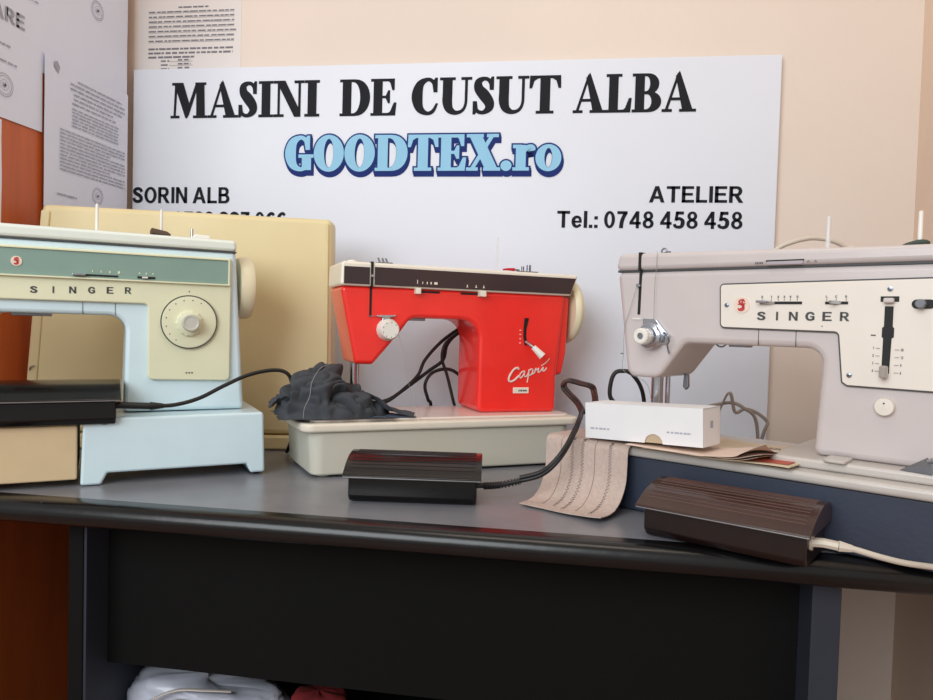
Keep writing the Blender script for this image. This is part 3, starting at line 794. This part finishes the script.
MB().lathe([(.0026, -.006), (.0026, 0)], (-.0272, .0500, .300), 'y', 12).build('take_up_lever', CHROME, gm)
for a in (.137, .181):
    MB().box(a, a + .0007, .0495, .051, .2235, .2440).build('arm_seam', GREYD, gm, wn=False)
GP = [(.0885, .2990), (.0908, .2455), (.2290, .2432), (.2348, .1855), (.2400, .1822), (.365, .1815), (.365, .3030)]
GP = offset(ccw(fillet(GP, [.004, .005, .006, .003, .003, .004, .004])), 0)
MB().prism(offset(GP, .0018), .0478, .0505).build('plate_edge', GREYD, gm, wn=False)
fp = MB().prism(GP, .0462, .0480, .0006).build('control_plate', FACE, gm, 'ivory control plate')
emblem(fp, .1166, .2733, .0100, .0458)
t = MB(); spaced(t, 'SINGER', .1410, .2345, .2548, .0105, .0457, 1.05, .015, dz=.0005)
t.build('lettering', GREYD, fp, 'grey capital lettering', wn=False, recalc=False, smooth=False)
for a, b, k in ((.1386, .1876, .145), (.2130, .2373, .2250)):
    s_ = MB().box(a, b, .0456, .0464, .2745, .2778).build('slot', BLACK, fp, wn=False)
    MB().tube([(k - .008, .036, .2775), (k + .004, .040, .2768), (k + .010, .046, .2760)] if a < .2 else [(k - .004, .034, .2770), (k + .0, .040, .2768), (k + .004, .046, .2766)], .0019, seg=8).build('slider', CHROME, s_)
t = MB()
for i, u in enumerate((.141, .152, .160, .167, .174, .182)): t.box(u, u + .0004, .0456, .0463, .2785, .2815); put_text(t, '012345'[i], u - .001, u + .0014, .2822, .2848, lambda a, b: (a, .0457, b))
for i, u in enumerate((.2145, .2245, .2350)): t.box(u, u + .0004, .0456, .0463, .2785, .2815); put_text(t, 'LCR'[i], u - .001, u + .0012, .2822, .2848, lambda a, b: (a, .0457, b))
for i, (a, b) in enumerate((('1', '20'), ('2', '12'), ('3', '9'), ('4', '6'))):
    z = .2245 - i * .0085
    put_text(t, a, .2645, .2658, z, z + .003, lambda p, q: (p, .0457, q)); t.box(.2675, .2715, .0456, .0463, z + .001, z + .0014)
    put_text(t, b, .2920, .2945 if len(b) > 1 else .2932, z - .0012, z + .0018, lambda p, q: (p, .0457, q)); t.box(.2862, .2905, .0456, .0463, z, z + .0004)
t.box(.262, .2668, .0456, .0463, .2395, .2408); t.prism(circ(.2108, .2490, .0007, 8), .0456, .0463)
t.build('scale_mark', GREYD, fp, wn=False)
s_ = MB().prism(fillet([(.2745, .2725), (.2830, .2725), (.2830, .2500), (.2845, .2485), (.2845, .2385), (.2825, .2370), (.2815, .1980), (.2740, .1980), (.2742, .2370), (.2728, .2385), (.2728, .2485), (.2745, .2500)], .0003), .0456, .0464).build('slot', BLACK, fp, wn=False)
MB().box(.2738, .2812, .0330, .0456, .1930, .2070, .002).build('slider', mat('slider_smoke', (168, 160, 154), .2, trans=.0), s_)
s_ = MB().box(.2700, .2880, .0456, .0464, .2775, .2835).build('slot', BLACK, fp, wn=False)
MB().box(.2738, .2842, .0380, .0456, .2760, .2815, .0015).build('push_button', GREY, s_)
s_ = MB().prism(rect(.3000, .2700, .3220, .2800, .0049), .0454, .0464).build('slot', BLACK, fp, wn=False)
MB().lathe([(.0052, 0), (.005, -.010), (.004, -.011), (.0005, -.011)], (.3095, .0456, .2750), 'y', 24, (10, .05)).build('width_knob', mat('smoke_knob', (120, 122, 130), .2), s_)
for u, z in ((.0976, .2733), (.2418, .1937), (.2789, .2917), (.345, .19), (.345, .292)):
    sc = MB().lathe([(.0030, 0), (.0028, -.0010), (.0005, -.0014)], (u, .0463, z), 'y', 18).build('screw', STEEL, fp)
    MB().box(u - .0026, u + .0026, .0446, .0452, z - .0003, z + .0003).build('screw_slot', BLACK, sc, wn=False)
dn = MB().lathe([(.0105, 0), (.0103, -.006), (.0092, -.0075), (.0005, -.008)], (.2786, .0505, .1610), 'y', 40).build('feed_dial', FACE, gm, 'round ivory push dial')
MB().prism(circ(.2786, .1650, .0009, 8), .0418, .0428).build('dial_mark', BLACK, dn, wn=False)
# thread tension
tn = MB().prism(fillet([(-.018, .2545), (.002, .2540), (.012, .2420), (.022, .2330), (.018, .2210), (-.014, .2210)], .002), .044, .0505, .001).build('tension_plate', CHROME, gm)
MB().lathe([(.0175, 0), (.0175, -.003), (.0150, -.004), (.0150, -.006), (.0175, -.007), (.0165, -.009), (.0120, -.010), (.0120, -.018), (.0005, -.018)], (-.0035, .0440, .2310), 'y', 40).build('tension_disc', CHROME, tn)
MB().lathe([(.0105, 0), (.0105, -.012), (.0090, -.0135), (.0045, -.0135), (.0042, -.009), (.0005, -.009)], (-.0045, .0265, .2305), 'y', 40, (16, .04)).build('tension_knob', WPLAST, tn)
MB().lathe([(.0042, 0), (.0040, -.0025), (.0005, -.0025)], (-.0045, .0175, .2305), 'y', 20).build('tension_screw', STEEL, tn)
MB().tube([(.016, .040, .236), (.024, .034, .233), (.026, .036, .225), (.022, .040, .219), (.024, .042, .208)], .0012).tube([(.006, .04, .244), (.012, .03, .240), (.018, .03, .232)], .001).build('check_spring', STEEL, tn)
MB().box(-.036, -.0225, .0485, .0505, .2528, .2545, .0004).build('thread_guide', WPLAST, gm)
MB().tube([(-.046, .045, .205), (-.050, .046, .205)], .0008, smooth=False).build('thread_hook', STEEL, gm)
nb = MB().tube([(-.022, .105, .176), (-.022, .105, .128)], .0085, smooth=False, seg=20).build('needle_bar', CHROME, gm)
MB().tube([(-.022, .105, .130), (-.022, .105, .110)], .004, smooth=False).tube([(-.022, .105, .112), (-.022, .105, .098)], .0008, smooth=False).build('needle', CHROME, nb)
MB().tube([(-.012, .118, .176), (-.012, .118, .105)], .0035, smooth=False).box(-.030, .002, .10, .124, .1000, .1045, .001).build('presser_foot', CHROME, nb)
MB().prism(fillet([(.004, .176), (.010, .176), (.011, .158), (.007, .153), (.003, .158)], .001), .135, .142, .001).build('presser_lever', STEEL, gm)
MB().tube([(.064, .10, .2228), (.068, .10, .2195), (.074, .10, .2195), (.078, .10, .2228)], .0012).box(.085, .11, .09, .11, .2195, .2240, .001).build('arm_light_switch', STEEL, gm)
# fittings on the top cover
wn_ = MB().box(.1449, .1868, .0450, .0475, .3222, .3268, .0008).build('pattern_window', mat('window_lilac', (176, 168, 176), .25), gm)
MB().box(.1440, .1878, .0452, .049, .3265, .3282).build('window_shadow_gap', BLACK, wn_, wn=False)
t = MB()
for i in range(5): t.box(.131 + i * .002, .1318 + i * .002, .0458, .0466, .3240, .3262)
for u in (.191, .199): t.tube([(u, .0461, .3240), (u + .0015, .0461, .3262), (u + .003, .0461, .3240)], .0003, smooth=False)
t.build('cover_print', GREYD, gm, wn=False)
t = MB().lathe([(.004, 0), (.004, .003), (.0015, .004)], (-.0045, .075, .3440), 'z', 16).tube([(-.009, .075, .348), (-.006, .075, .352), (-.002, .075, .352), (.0, .075, .348), (.005, .075, .3475)], .0012)
t.build('thread_guide', STEEL, gm)
MB().lathe([(.011, 0), (.010, .002), (.0005, .003)], (-.037, .085, .3435), 'z', 24).build('cover_button', GREY, gm)
MB().lathe([(.014, 0), (.012, .0015), (.003, .002), (.0027, .046), (.0018, .047)], (.195, .115, .3402), 'z', 16).build('spool_pin', CPLAST, gm, 'translucent white spool pin')
sp = MB().lathe([(.005, 0), (.0027, .003), (.0025, .042), (.0018, .0435)], (.296, .100, .3398), 'z', 16).build('spool_pin', WPLAST, gm)
MB().grid(28, 8, lambda a, b: ((.292 + .0145 * math.sin(PI * b) ** .5 * math.cos(2 * PI * a)), .100 + .012 * math.sin(PI * b) ** .5 * math.sin(2 * PI * a), .3450 - .0035 * math.cos(PI * b) + .0022 * math.cos(2 * PI * a + .4))).build('spool_felt', FELTG, sp, 'dark green felt disc')
# bed fittings
tb = MB().prism(fillet([(.226, .010), (.250, .010), (.250, .045), (.226, .045)], [.008, .003, .002, .002]), .0966, .1000, .001, 'xy').build('slide_tab', GREYL, gm)
MB().lathe([(.05, 0), (.054, .004), (.054, .018), (.045, .022), (.0005, .022)], (.416, .11, .272), 'x', 48).build('handwheel', GREYL, gm)
MB().tube([(.404, .11, .272), (.417, .11, .272)], .02, seg=20, smooth=False).build('wheel_hub', GREY, gm)

def world(o, p):
    a = o.rotation_euler.z; c, s = math.cos(a), math.sin(a)
    return (o.location.x + c * p[0] - s * p[1], o.location.y + s * p[0] + c * p[1], o.location.z + p[2])

# threads
t = MB().tube([world(gm, p) for p in ((.0, .045, .3455), (.0, .044, .320), (-.001, .043, .300), (-.001, .0435, .252))], .00035, seg=5)
t.tube([world(gm, p) for p in ((-.0272, .043, .300), (-.040, .046, .262), (-.0475, .049, .240), (-.047, .048, .205), (-.045, .048, .18), (-.03, .09, .16), (-.0225, .096, .105))], .00035, seg=5)
tag(t.build('sewing_thread', THREADL, wn=False), 'thin grey thread running down the head of the warm grey machine', 'thread')
t = MB().tube([world(rm, p) for p in ((-.146, .028, .222), (-.135, .03, .19), (-.128, .02, .14), (-.115, -.002, .0895), (-.112, -.0085, .075), (-.110, -.008, .04), (-.105, -.010, .0))], .0003, seg=5)
tag(t.build('sewing_thread', THREADL, wn=False), 'thin thread hanging from the red machine over its base', 'thread')

# small folded metal piece on the bed of the right machine
tri = empty('metal_attachment', world(gm, (.300, .022, .0970)), -33, 'small folded triangular metal attachment lying on the warm grey bed', 'sewing attachment')
t = MB().add([(0, 0, 0), (.030, -.004, 0), (.024, .010, .0155), (.004, .012, .0005), (.034, .012, .0), (.030, -.004, .008)],
             [(0, 1, 5, 2), (0, 2, 3), (1, 4, 2, 5), (2, 4, 3), (0, 3, 4, 1)])
t.build('folded_plate', STEEL, tri, wn=False)
MB().tube([(.026, .004, .012), (.031, .002, .0145)], .003, smooth=False).build('screw', CHROME, tri)

# ================================================================== PEDALS
def pedal(name, loc, rz, L, cover, body, ribs, label, ribm=None, rows=0):
    o = empty(name, loc, rz, label, 'foot pedal')
    low = fillet([(.010, .0), (.084, .0), (.088, .012), (.088, .034), (.004, .034), (.004, .008)], [.004, .004, .003, .001, .001, .005])
    MB().prism(low, .006, L - .006, .003, 'yz').build('housing', body, o)
    pr = [(-.006, .0335), (-.007, .0365), (0, .0405), (.018, .0500), (.040, .0565), (.060, .0585), (.078, .0570), (.088, .0500), (.090, .040), (.090, .0335)]
    out = [tuple(q) for q in spline(pr, 4)]
    out = [(a, b) for a, b in out]
    c = MB().prism(out, 0, L, .0012, 'yz').build('cover', cover, o, angle=50)
    if rows:
        t = MB()
        top = [q for q in spline(pr[2:7], 12)]
        for k in range(rows):
            q = top[int(6 + (len(top) - 12) * k / max(1, rows - 1))]
            t.tube([(L * .05, q[0], q[1]), (L * .955, q[0], q[1])], .00075, smooth=False, seg=6)
        t.build('rib', ribm or cover, c, wn=False)
    MB().tube([(.001, -.0068, .0345), (L - .001, -.0068, .0345)], .0009, smooth=False, seg=8).build('lip_highlight', mat('lip_glint', (120, 116, 118), .25), c, 'painted highlight along the lower lip', wn=False)  # pale strip: the highlight along the cover's lip is put into its colour
    for x, y in ((.02, .02), (L - .02, .02), (.02, .075), (L - .02, .075)):
        MB().lathe([(.006, 0), (.006, .0015)], (x, y, -.0010), 'z', 12).build('foot', RUBBER, o)
    return o
def local(o, pts):                   # world points into an object's own frame
    a = o.rotation_euler.z; c, s = math.cos(a), math.sin(a); out = []
    for p in pts:
        d = (p[0] - o.location.x, p[1] - o.location.y)
        out.append((c * d[0] + s * d[1], -s * d[0] + c * d[1], p[2] - o.location.z))
    return out

pc = pedal('foot_pedal', (-.2885, .9130, .7515), 6, .183, PEDB, PEDB, 0, 'glossy black foot pedal lying in front of the red machine', mat('pedal_rib_black', (26, 14, 15), .3), 9)
cp = local(pc, [(-.1042, .945, .7766), (-.0838, .955, .777), (-.0576, .96, .7829), (-.0313, .958, .7918), (-.0144, .956, .8059), (.0008, .962, .826), (.0135, .985, .8489), (.0193, 1.01, .8604), (.0233, 1.05, .8662), (.0151, 1.1, .8764), (-.0036, 1.12, .8937), (-.0054, 1.12, .9029), (.002, 1.12, .9078), (.0205, 1.12, .9039), (.0358, 1.12, .8999), (.0406, 1.12, .8908), (.0438, 1.1, .867), (.048, 1.15, .845)])
cd = MB().tube(cp[:9], .0030).tube([(a, b, c + .0045) for a, b, c in cp[2:9]], .0030).build('cord', RUBBER, pc, wn=False)
MB().tube(cp[8:], .0030, flat=1).tube([(a + .004, b, c + .002) for a, b, c in cp[8:]], .0026).build('cord_end', CORDR, cd, 'brown and black twisted end of the cord', wn=False)
t = MB(); P = spline(cp[:3], 20)
for i in range(0, len(P) - 1, 3):
    a, b = P[i], P[i + 1]
    t.tube([a, a + (b - a) * 1.6], .0048, smooth=False, seg=12)
t.tube([cp[0] if False else (.176, cp[0][1], cp[0][2]), cp[1]], .0036, smooth=False)
t.build('strain_relief', RUBBER, pc, 'ribbed black strain relief')

pr_ = pedal('foot_pedal', (.0865, .8523, .7515), -30, .188, PEDBR, mat('pedal_dark_brown', (30, 18, 17), .3, var=.15), 0, 'dark brown ribbed foot pedal at the desk edge in front of the warm grey machine', PEDBR2, 11)
wc = local(pr_, [(.2540, .7830, .775), (.2675, .7787, .776), (.2800, .7740, .775), (.2927, .7708, .774), (.3182, .7697, .768), (.3443, .7753, .762), (.3752, .7851, .757), (.3953, .7894, .7545), (.4333, .79, .7545), (.50, .82, .7545), (.58, .88, .7545)])
MB().tube(wc[2:], .0032).build('cord', CORDW, pr_, 'ivory cord', wn=False)
MB().tube([wc[0], wc[1], wc[2]], .0062, smooth=False, seg=8, flat=.8).tube([wc[2], wc[3]], [.0058, .0036], smooth=False, seg=8).tube([wc[0], wc[0] + Vector((.004, .0, 0)) if False else (wc[0][0] + .004, wc[0][1], wc[0][2])], .0085, smooth=False, seg=8).build('plug', CORDW, pr_, 'ivory plug')

pl = pedal('foot_pedal', world(lm, (-.140, -.016, .0862)), 35, .190, PEDB, PEDB, 0, 'glossy black foot pedal resting on the pale machine\'s beige extension', mat('pedal_rib_black', (26, 14, 15), .3), 0)
lc = local(pl, [(-.6263, .9354, .8631), (-.5923, .9592, .8605), (-.5649, .9783, .8615), (-.5391, 1.0005, .8702), (-.5124, 1.0203, .8872), (-.4846, 1.0429, .9033), (-.4592, 1.0668, .9105), (-.4412, 1.0794, .9089), (-.432, 1.0859, .8976), (-.4341, 1.0966, .8742), (-.4452, 1.1132, .8459), (-.44, 1.15, .8385), (-.47, 1.20, .79), (-.49, 1.22, .7545)])
MB().tube(lc[1:], .0030).build('cord', RUBBER, pl, wn=False)
t = MB().tube([(.170, .020, .022), lc[0], lc[1]], .0062, smooth=False, seg=12, flat=.8).tube([lc[1], (lc[1][0] + .018, lc[1][1], lc[1][2])], [.0062, .0035], smooth=False, seg=12)
t.build('strain_relief', RUBBER, pl)

# ================================================================== background cords
t = MB()
A = [(-.1749, 1.348, .9996), (-.2061, 1.3314, .9799), (-.235, 1.316, .955), (-.2598, 1.3028, .9231), (-.271, 1.2969, .8953), (-.2923, 1.2856, .8715), (-.3198, 1.2709, .8481), (-.345, 1.27, .843)]
B = [(-.1757, 1.3566, .9902), (-.2072, 1.3399, .9723), (-.2242, 1.3308, .9512), (-.2305, 1.3275, .923), (-.2525, 1.3158, .9041), (-.2858, 1.2981, .8762), (-.3186, 1.2806, .8508), (-.345, 1.28, .843)]
Cc = [(-.1995, 1.3258, .9764), (-.2232, 1.3132, .9554), (-.2294, 1.31, .9275), (-.22, 1.3149, .8961), (-.2084, 1.3211, .8494), (-.2061, 1.345, .82), (-.21, 1.36, .7550)]
D = [(-.2526, 1.345, .755), (-.2526, 1.335, .8341), (-.2547, 1.3156, .849), (-.2587, 1.3034, .8769), (-.2473, 1.3095, .8991), (-.2217, 1.3231, .9067), (-.2004, 1.3344, .8955), (-.1802, 1.3451, .8672), (-.17, 1.40, .80), (-.17, 1.43, .755)]
for q, r in ((A, .0032), (B, .0034), (Cc, .003), (D, .0032)): t.tube(q, r)
tag(t.build('power_cord', RUBBER, wn=False), 'bundle of black cords looping behind the red machine', 'power cord')
t = MB().tube([(.0949, 1.27, .7545), (.0889, 1.26, .80), (.0849, 1.25, .8552), (.0742, 1.25, .8753), (.075, 1.25, .8994), (.0812, 1.25, .915), (.0928, 1.25, .9188), (.1096, 1.25, .9143), (.13, 1.26, .88), (.14, 1.28, .80), (.15, 1.3, .7545)], .0036)
tag(t.build('power_cord', RUBBER, wn=False), 'short black cord loop left of the warm grey machine\'s needle', 'power cord')
t = MB().tube([(.47, 1.36, .7545), (.45, 1.33, .90), (.42, 1.28, .985), (.335, 1.24, 1.045), (.3126, 1.22, 1.1028), (.3267, 1.215, 1.1251), (.3488, 1.21, 1.1364), (.3783, 1.21, 1.1429), (.4081, 1.21, 1.1386), (.4306, 1.215, 1.128), (.4489, 1.22, 1.1111), (.47, 1.26, .95), (.48, 1.30, .7545)], .0040)
tag(t.build('power_cord', CORDW, wn=False), 'ivory cord arching above the top of the warm grey machine', 'power cord')
t = MB().tube([(.24, 1.33, .7555), (.2692, 1.31, .8578), (.2816, 1.3, .8845), (.2912, 1.3, .8518), (.3076, 1.3, .8577), (.3278, 1.3, .8516), (.3449, 1.3, .8368), (.3406, 1.3, .8192), (.33, 1.32, .7555)], .0030, flat=.6)
t.tube([(.21, 1.33, .7555), (.2214, 1.32, .8389), (.2782, 1.31, .8661), (.3068, 1.3, .8586), (.3272, 1.3, .8355), (.3361, 1.31, .7555)], .0030)
tag(t.build('power_cord', CORDG, wn=False), 'taupe cord loops seen through the opening of the warm grey machine', 'power cord')

# ================================================================== fabric swatch, carton, booklets
def fab(a, b):
    # b: 0 on the bed, 1 on the desk
    prof = [(.075, .0866), (.04, .0866), (.010, .0868), (-.0085, .0862), (-.0135, .0800), (-.0145, .060), (-.018, .035), (-.034, .012), (-.058, .0025), (-.085, .0016)]
    x = b * (len(prof) - 1); i = min(int(x), len(prof) - 2); f = x - i
    g = lambda k: Vector(prof[max(0, min(len(prof) - 1, k))])
    p0, p1, p2, p3 = g(i - 1), g(i), g(i + 1), g(i + 2)
    q = .5 * ((2 * p1) + (p2 - p0) * f + (2 * p0 - 5 * p1 + 4 * p2 - p3) * f * f + (3 * p1 - p0 - 3 * p2 + p3) * f ** 3)
    u = -.128 + .128 * a
    u += (.004 + .004 * (1 - a)) * max(0, b - .5) * 2
    wob = .0035 * math.sin(a * 7 + 1) * max(0, min(1, (b - .45) * 3)) * (1 if q[1] > .006 else .3)
    cz = .012 * (a ** 4) * max(0, b - .6)
    return (u, q[0] - abs(wob) - .002 * (b > .4), max(q[1] + cz, .0016))
fb = empty('fabric_swatch', world(gm, (0, 0, 0)), -33, 'taupe fabric strip with rows of zigzag stitching draped off the grey machine\'s bed', 'fabric')
MB().grid(24, 50, fab, .0011).build('cloth_strip', FABRIC, fb, wn=False)
t = MB()
def fabn(a, b, e=.0014):
    p = Vector(fab(a, b)); q = Vector(fab(min(1, a + .01), b)); r = Vector(fab(a, min(1, b + .01)))
    n = (q - p).cross(r - p)
    if n.length > 0: n.normalize()
    if n.y > 0: n = -n
    return p + n * e
for a0, kind in ((.20, 0), (.34, 1), (.47, 1), (.62, 0), (.80, 1)):
    pts = []
    N = 60 if kind else 30
    for k in range(N + 1):
        b = .34 + .60 * k / N
        pts.append(fabn(a0 + (.018 * (-1) ** k if kind else 0), b))
    t.tube(pts, .00045 if kind else .0003, smooth=False, seg=4)
t.build('stitching', STITCH, fb, 'darker zigzag and straight stitch rows', wn=False)

bk = empty('instruction_booklet', world(gm, (.018, -.012, .0857)), -33, 'old printed cream booklet lying open-edged on the grey machine\'s bed', 'booklet')
t = MB(); t.grid(16, 14, lambda a, b: (a * (.182 + .006 * b), b * .165 - .004 * a, .0018 + .0045 * a * a * (1 - b) * .5 + .0008 * math.sin(a * 9)), .0014)
t.build('cover', KRAFT, bk, wn=False)
t = MB(); f_ = lambda a, b: (a, b, .0034)
t.grid(8, 4, lambda a, b: (.130 + a * .048, .004 + b * .045, .0030 + .0045 * ((.130 + a * .048) / .185) ** 2 * .5))
t.build('red_print', BRED, bk, 'red printed block', wn=False)
t = MB()
fn2 = lambda a, b: (a, b, .0068)
put_text(t, 'SINGER', .125, .170, .088, .104, fn2, .0)
t.build('booklet_lettering', GREYD, bk, wn=False, recalc=False)
b2 = empty('loose_leaflet', world(gm, (.0, -.018, .0895)), -35, 'crumpled pinkish leaflet with curled front corner, sticking out under the white carton', 'leaflet')
def leaf(k):
    def f(a, b):
        e = max(0.0, min(1.0, (a - .56) / .3)); e = e * e * (3 - 2 * e)
        z = .0003 + k * .0005 + e * (k * .0022 + .0028 * (1 + math.sin(a * 13 + k * .7 + b * 2)) * (.35 + .65 * (1 - b)))
        x = a * (.168 + .005 * k * (1 - b)); y = b * .078 - .0015 * k - .007 * math.sin(a * 3.0 + k * .4) * (1 - b) - .004 * e * k * (1 - b)
        if a > .82: z += (a - .82) * (.075 if k == 2 else .02) * (1 - b) ** 2
        return (x, y, z)
    return f
for k in range(3):
    MB().grid(40, 14, leaf(k), .0003).build('page', PAGES if k else KRAFT, b2, wn=False)

cb = empty('cardboard_carton', world(gm, (-.0650, -.016, .0905)), -33, 'small white cardboard carton with a thumb notch, on the papers under the grey needle', 'box', ry=0)
cb.rotation_euler = (0, math.radians(-2.6), math.radians(-33))
t = MB(); W_, D_, H_ = .165, .054, .0475
# sleeve: walls as separate plates so the notch is a real opening
nr, nx = .0125, .100
notch = [(nx - nr * math.cos(PI * k / 14), nr * .95 * math.sin(PI * k / 14)) for k in range(15)]
front = [(0, 0)] + notch + [(W_, 0), (W_, H_), (0, H_)]
t.prism(front, 0, .0012)
t.prism(rect(0, 0, W_, H_), D_ - .0012, D_)
t.box(0, W_, .0002, D_ - .0002, H_ - .0012, H_); t.box(0, .0012, .0002, D_ - .0002, 0, H_); t.box(W_ - .0012, W_, .0002, D_ - .0002, 0, H_)
t.build('sleeve', BOXW, cb, wn=False)
MB().box(.002, W_ - .002, .002, D_ - .002, .0005, H_ - .003).build('inner_tray', BOXIN, cb, 'beige inner tray showing in the notch', wn=False)
t = MB()
dashes(t, .008, .038, .0125, .0022, lambda a, b: (a, -.0003, b), wl=(.003, .006)); dashes(t, .118, .150, .0145, .0022, lambda a, b: (a, -.0003, b), wl=(.003, .006))
t.add([(W_ + .0003, .022, .022), (W_ + .0003, .030, .022), (W_ + .0003, .030, .031), (W_ + .0003, .022, .031)], [(0, 1, 2, 3)])
t.build('small_print', mat('print_pale', (176, 178, 190), .7), cb, wn=False, recalc=False)

# ================================================================== dark cloth heap on the red machine's bed
def heap_base(x, y):
    rr = (abs(x) ** 2.4 + abs(y) ** 2.4) ** (1 / 2.4)
    k = max(0.0, 1 - rr ** 2.6)
    pk = math.exp(-((x + .26) ** 2 * 4.2 + (y - .05) ** 2 * .8))
    return Vector((-.246 + .090 * x, .046 + .060 * y, .0890 + .082 * k ** .5 * (.30 + .70 * pk))), k
def heap(a, b):
    x, y = a * 2 - 1, b * 2 - 1
    p, k = heap_base(x, y); e = .02
    px, _ = heap_base(x + e, y); py, _ = heap_base(x, y + e)
    n = (px - p).cross(py - p)
    n = n.normalized() if n.length > 0 else Vector((0, 0, 1))
    q = p * 14.5
    wv = Vector((noise.noise(q * .9 + Vector((3, 1, 4))), noise.noise(q * .9 + Vector((7, 5, 2))), noise.noise(q * .9 + Vector((1, 9, 6))))) * 1.1
    q2 = Vector((q.x * 1.0 + q.z * .9, q.y, q.z * 1.25 - q.x * .25)) + wv
    r1 = math.sqrt(abs(noise.noise(q2)) + .004) * 2.0 - .7; r2 = math.sqrt(abs(noise.noise(q2 * 2.1 + Vector((4, 4, 4)))) + .004) * 2.0 - .7; r3 = noise.noise(q2 * 4.0)
    d = (.0180 * r1 + .0088 * r2 + .0014 * r3) * min(1, k * 2.5) ** .6
    p = p + n * d + Vector((noise.noise(Vector((y * 2.5, 3, x * 2))), noise.noise(Vector((x * 3.5, 7, y * 2))) * 1.1, 0)) * .012
    p.z = max(.0884 + .0002, p.z)
    return p
ch = empty('crumpled_cloth', world(rm, (0, 0, 0)), 28, 'heap of crumpled charcoal grey cloth under the red machine\'s needle', 'cloth')
MB().grid(190, 150, heap).build('cloth_heap', CLOTH, ch, wn=False, angle=80)
def ribbon(P, w, m, name, fold=.003, n=40, thick=.0012, axis=(0, 1, 0)):
    S = spline(P, 10)
    ax = Vector(axis)
    def f(a, b):
        i = min(int(a * (len(S) - 1)), len(S) - 1)
        c = S[i]
        ww = w * (.70 + .30 * math.sin(a * PI) + .1 * noise.noise(Vector((a * 5, b, 1))))
        return c + ax * (b - .5) * ww + Vector((.006 * noise.noise(Vector((b * 5, a * 2, 4))), 0, fold * math.sin(b * 11 + a * 5) + fold * noise.noise(Vector((a * 7, b * 7, 2)))))
    MB().grid(n, 24, f, thick).build(name, m, ch, wn=False, angle=70)
ribbon([(-.205, .030, .128), (-.182, .026, .116), (-.165, .022, .104), (-.146, .018, .0965), (-.122, .012, .0925)], .050, CLOTH, 'cloth_tail', .0022)
ribbon([(-.345, .050, .106), (-.332, .050, .116), (-.310, .050, .120), (-.285, .045, .128)], .05, CLOTH, 'cloth_tail', .004)
MB().tube([(-.302, -.022, .0925), (-.300, -.020, .108), (-.292, -.014, .124), (-.288, -.006, .145), (-.276, .0, .165), (-.262, .004, .172)], .0004, seg=5).build('loose_thread', THREADL, ch, 'pale loose thread', wn=False)
dn_ = MB().grid(20, 12, lambda a, b: (-.205 + a * .085 * (1 - .25 * b), -.002 + b * .045, .0886 + .0022 * math.sin(a * 6 + b * 3) ** 2 * (1 - a * .5) + .004 * (1 - a) * b), .0008)
do = dn_.build('denim_scrap', DENIM, None, wn=False)
do.location = rm.location; do.rotation_euler = rm.rotation_euler
tag(do, 'flat blue-grey fabric scrap spreading from under the charcoal cloth heap', 'fabric')
bp_ = MB().lathe([(.0005, .0), (.03, .001), (.038, .006), (.034, .007), (.0005, .003)], (0, 0, 0), 'z', 30)
bo = bp_.build('black_dish', PEDB, None)
bo.location = world(rm, (-.300, .055, .0885)); bo.scale = (.8, .8, 1)
tag(bo, 'small shallow black dish half hidden at the left of the cloth heap', 'dish')

# ================================================================== LIGHT + CAMERA
def arealight(name, loc, target, size, power, col, sy=None):
    l = bpy.data.lights.new(name, 'AREA')
    l.energy = power; l.color = col; l.shape = 'RECTANGLE'; l.size = size; l.size_y = sy or size
    o = bpy.data.objects.new(name, l); COL.objects.link(o)
    o.location = loc
    o.rotation_euler = (Vector(target) - Vector(loc)).to_track_quat('-Z', 'Y').to_euler()
    return o
arealight('window_daylight', (-1.05, -1.55, 2.05), (.05, 1.3, .95), 1.9, 54, (.91, .965, 1.0), 1.6)
arealight('warm_fill', (-.1, .55, 2.55), (-.1, .9, .8), .9, 5, (1.0, .86, .70), .5)  # added warm fill light above the desk, not a real fixture
w = bpy.data.worlds.new('room_light'); SC.world = w
w.use_nodes = True
w.node_tree.nodes['Background'].inputs['Color'].default_value = (1.0, .95, .90, 1)
w.node_tree.nodes['Background'].inputs['Strength'].default_value = .42

cam = bpy.data.cameras.new('camera')
co = bpy.data.objects.new('camera', cam); COL.objects.link(co)
cam.sensor_width = 36; cam.lens = 720 / 933 * 36; cam.clip_start = .02
yaw, pitch, roll = math.radians(8), math.radians(2.0), math.radians(1.6)
f = Vector((-math.sin(yaw) * math.cos(pitch), math.cos(yaw) * math.cos(pitch), -math.sin(pitch)))
r0 = f.cross(Vector((0, 0, 1))).normalized(); u0 = r0.cross(f)
R = r0 * math.cos(roll) + u0 * math.sin(roll); U = -r0 * math.sin(roll) + u0 * math.cos(roll)
M = Matrix((R, U, -f)).transposed().to_4x4(); M.translation = (0, 0, .99)
co.matrix_world = M
SC.camera = co
SC.view_settings.view_transform = 'Standard'
SC.view_settings.look = 'None'
SC.view_settings.gamma = 1
SC.view_settings.use_curve_mapping = False
SC.view_settings.exposure = 0.12
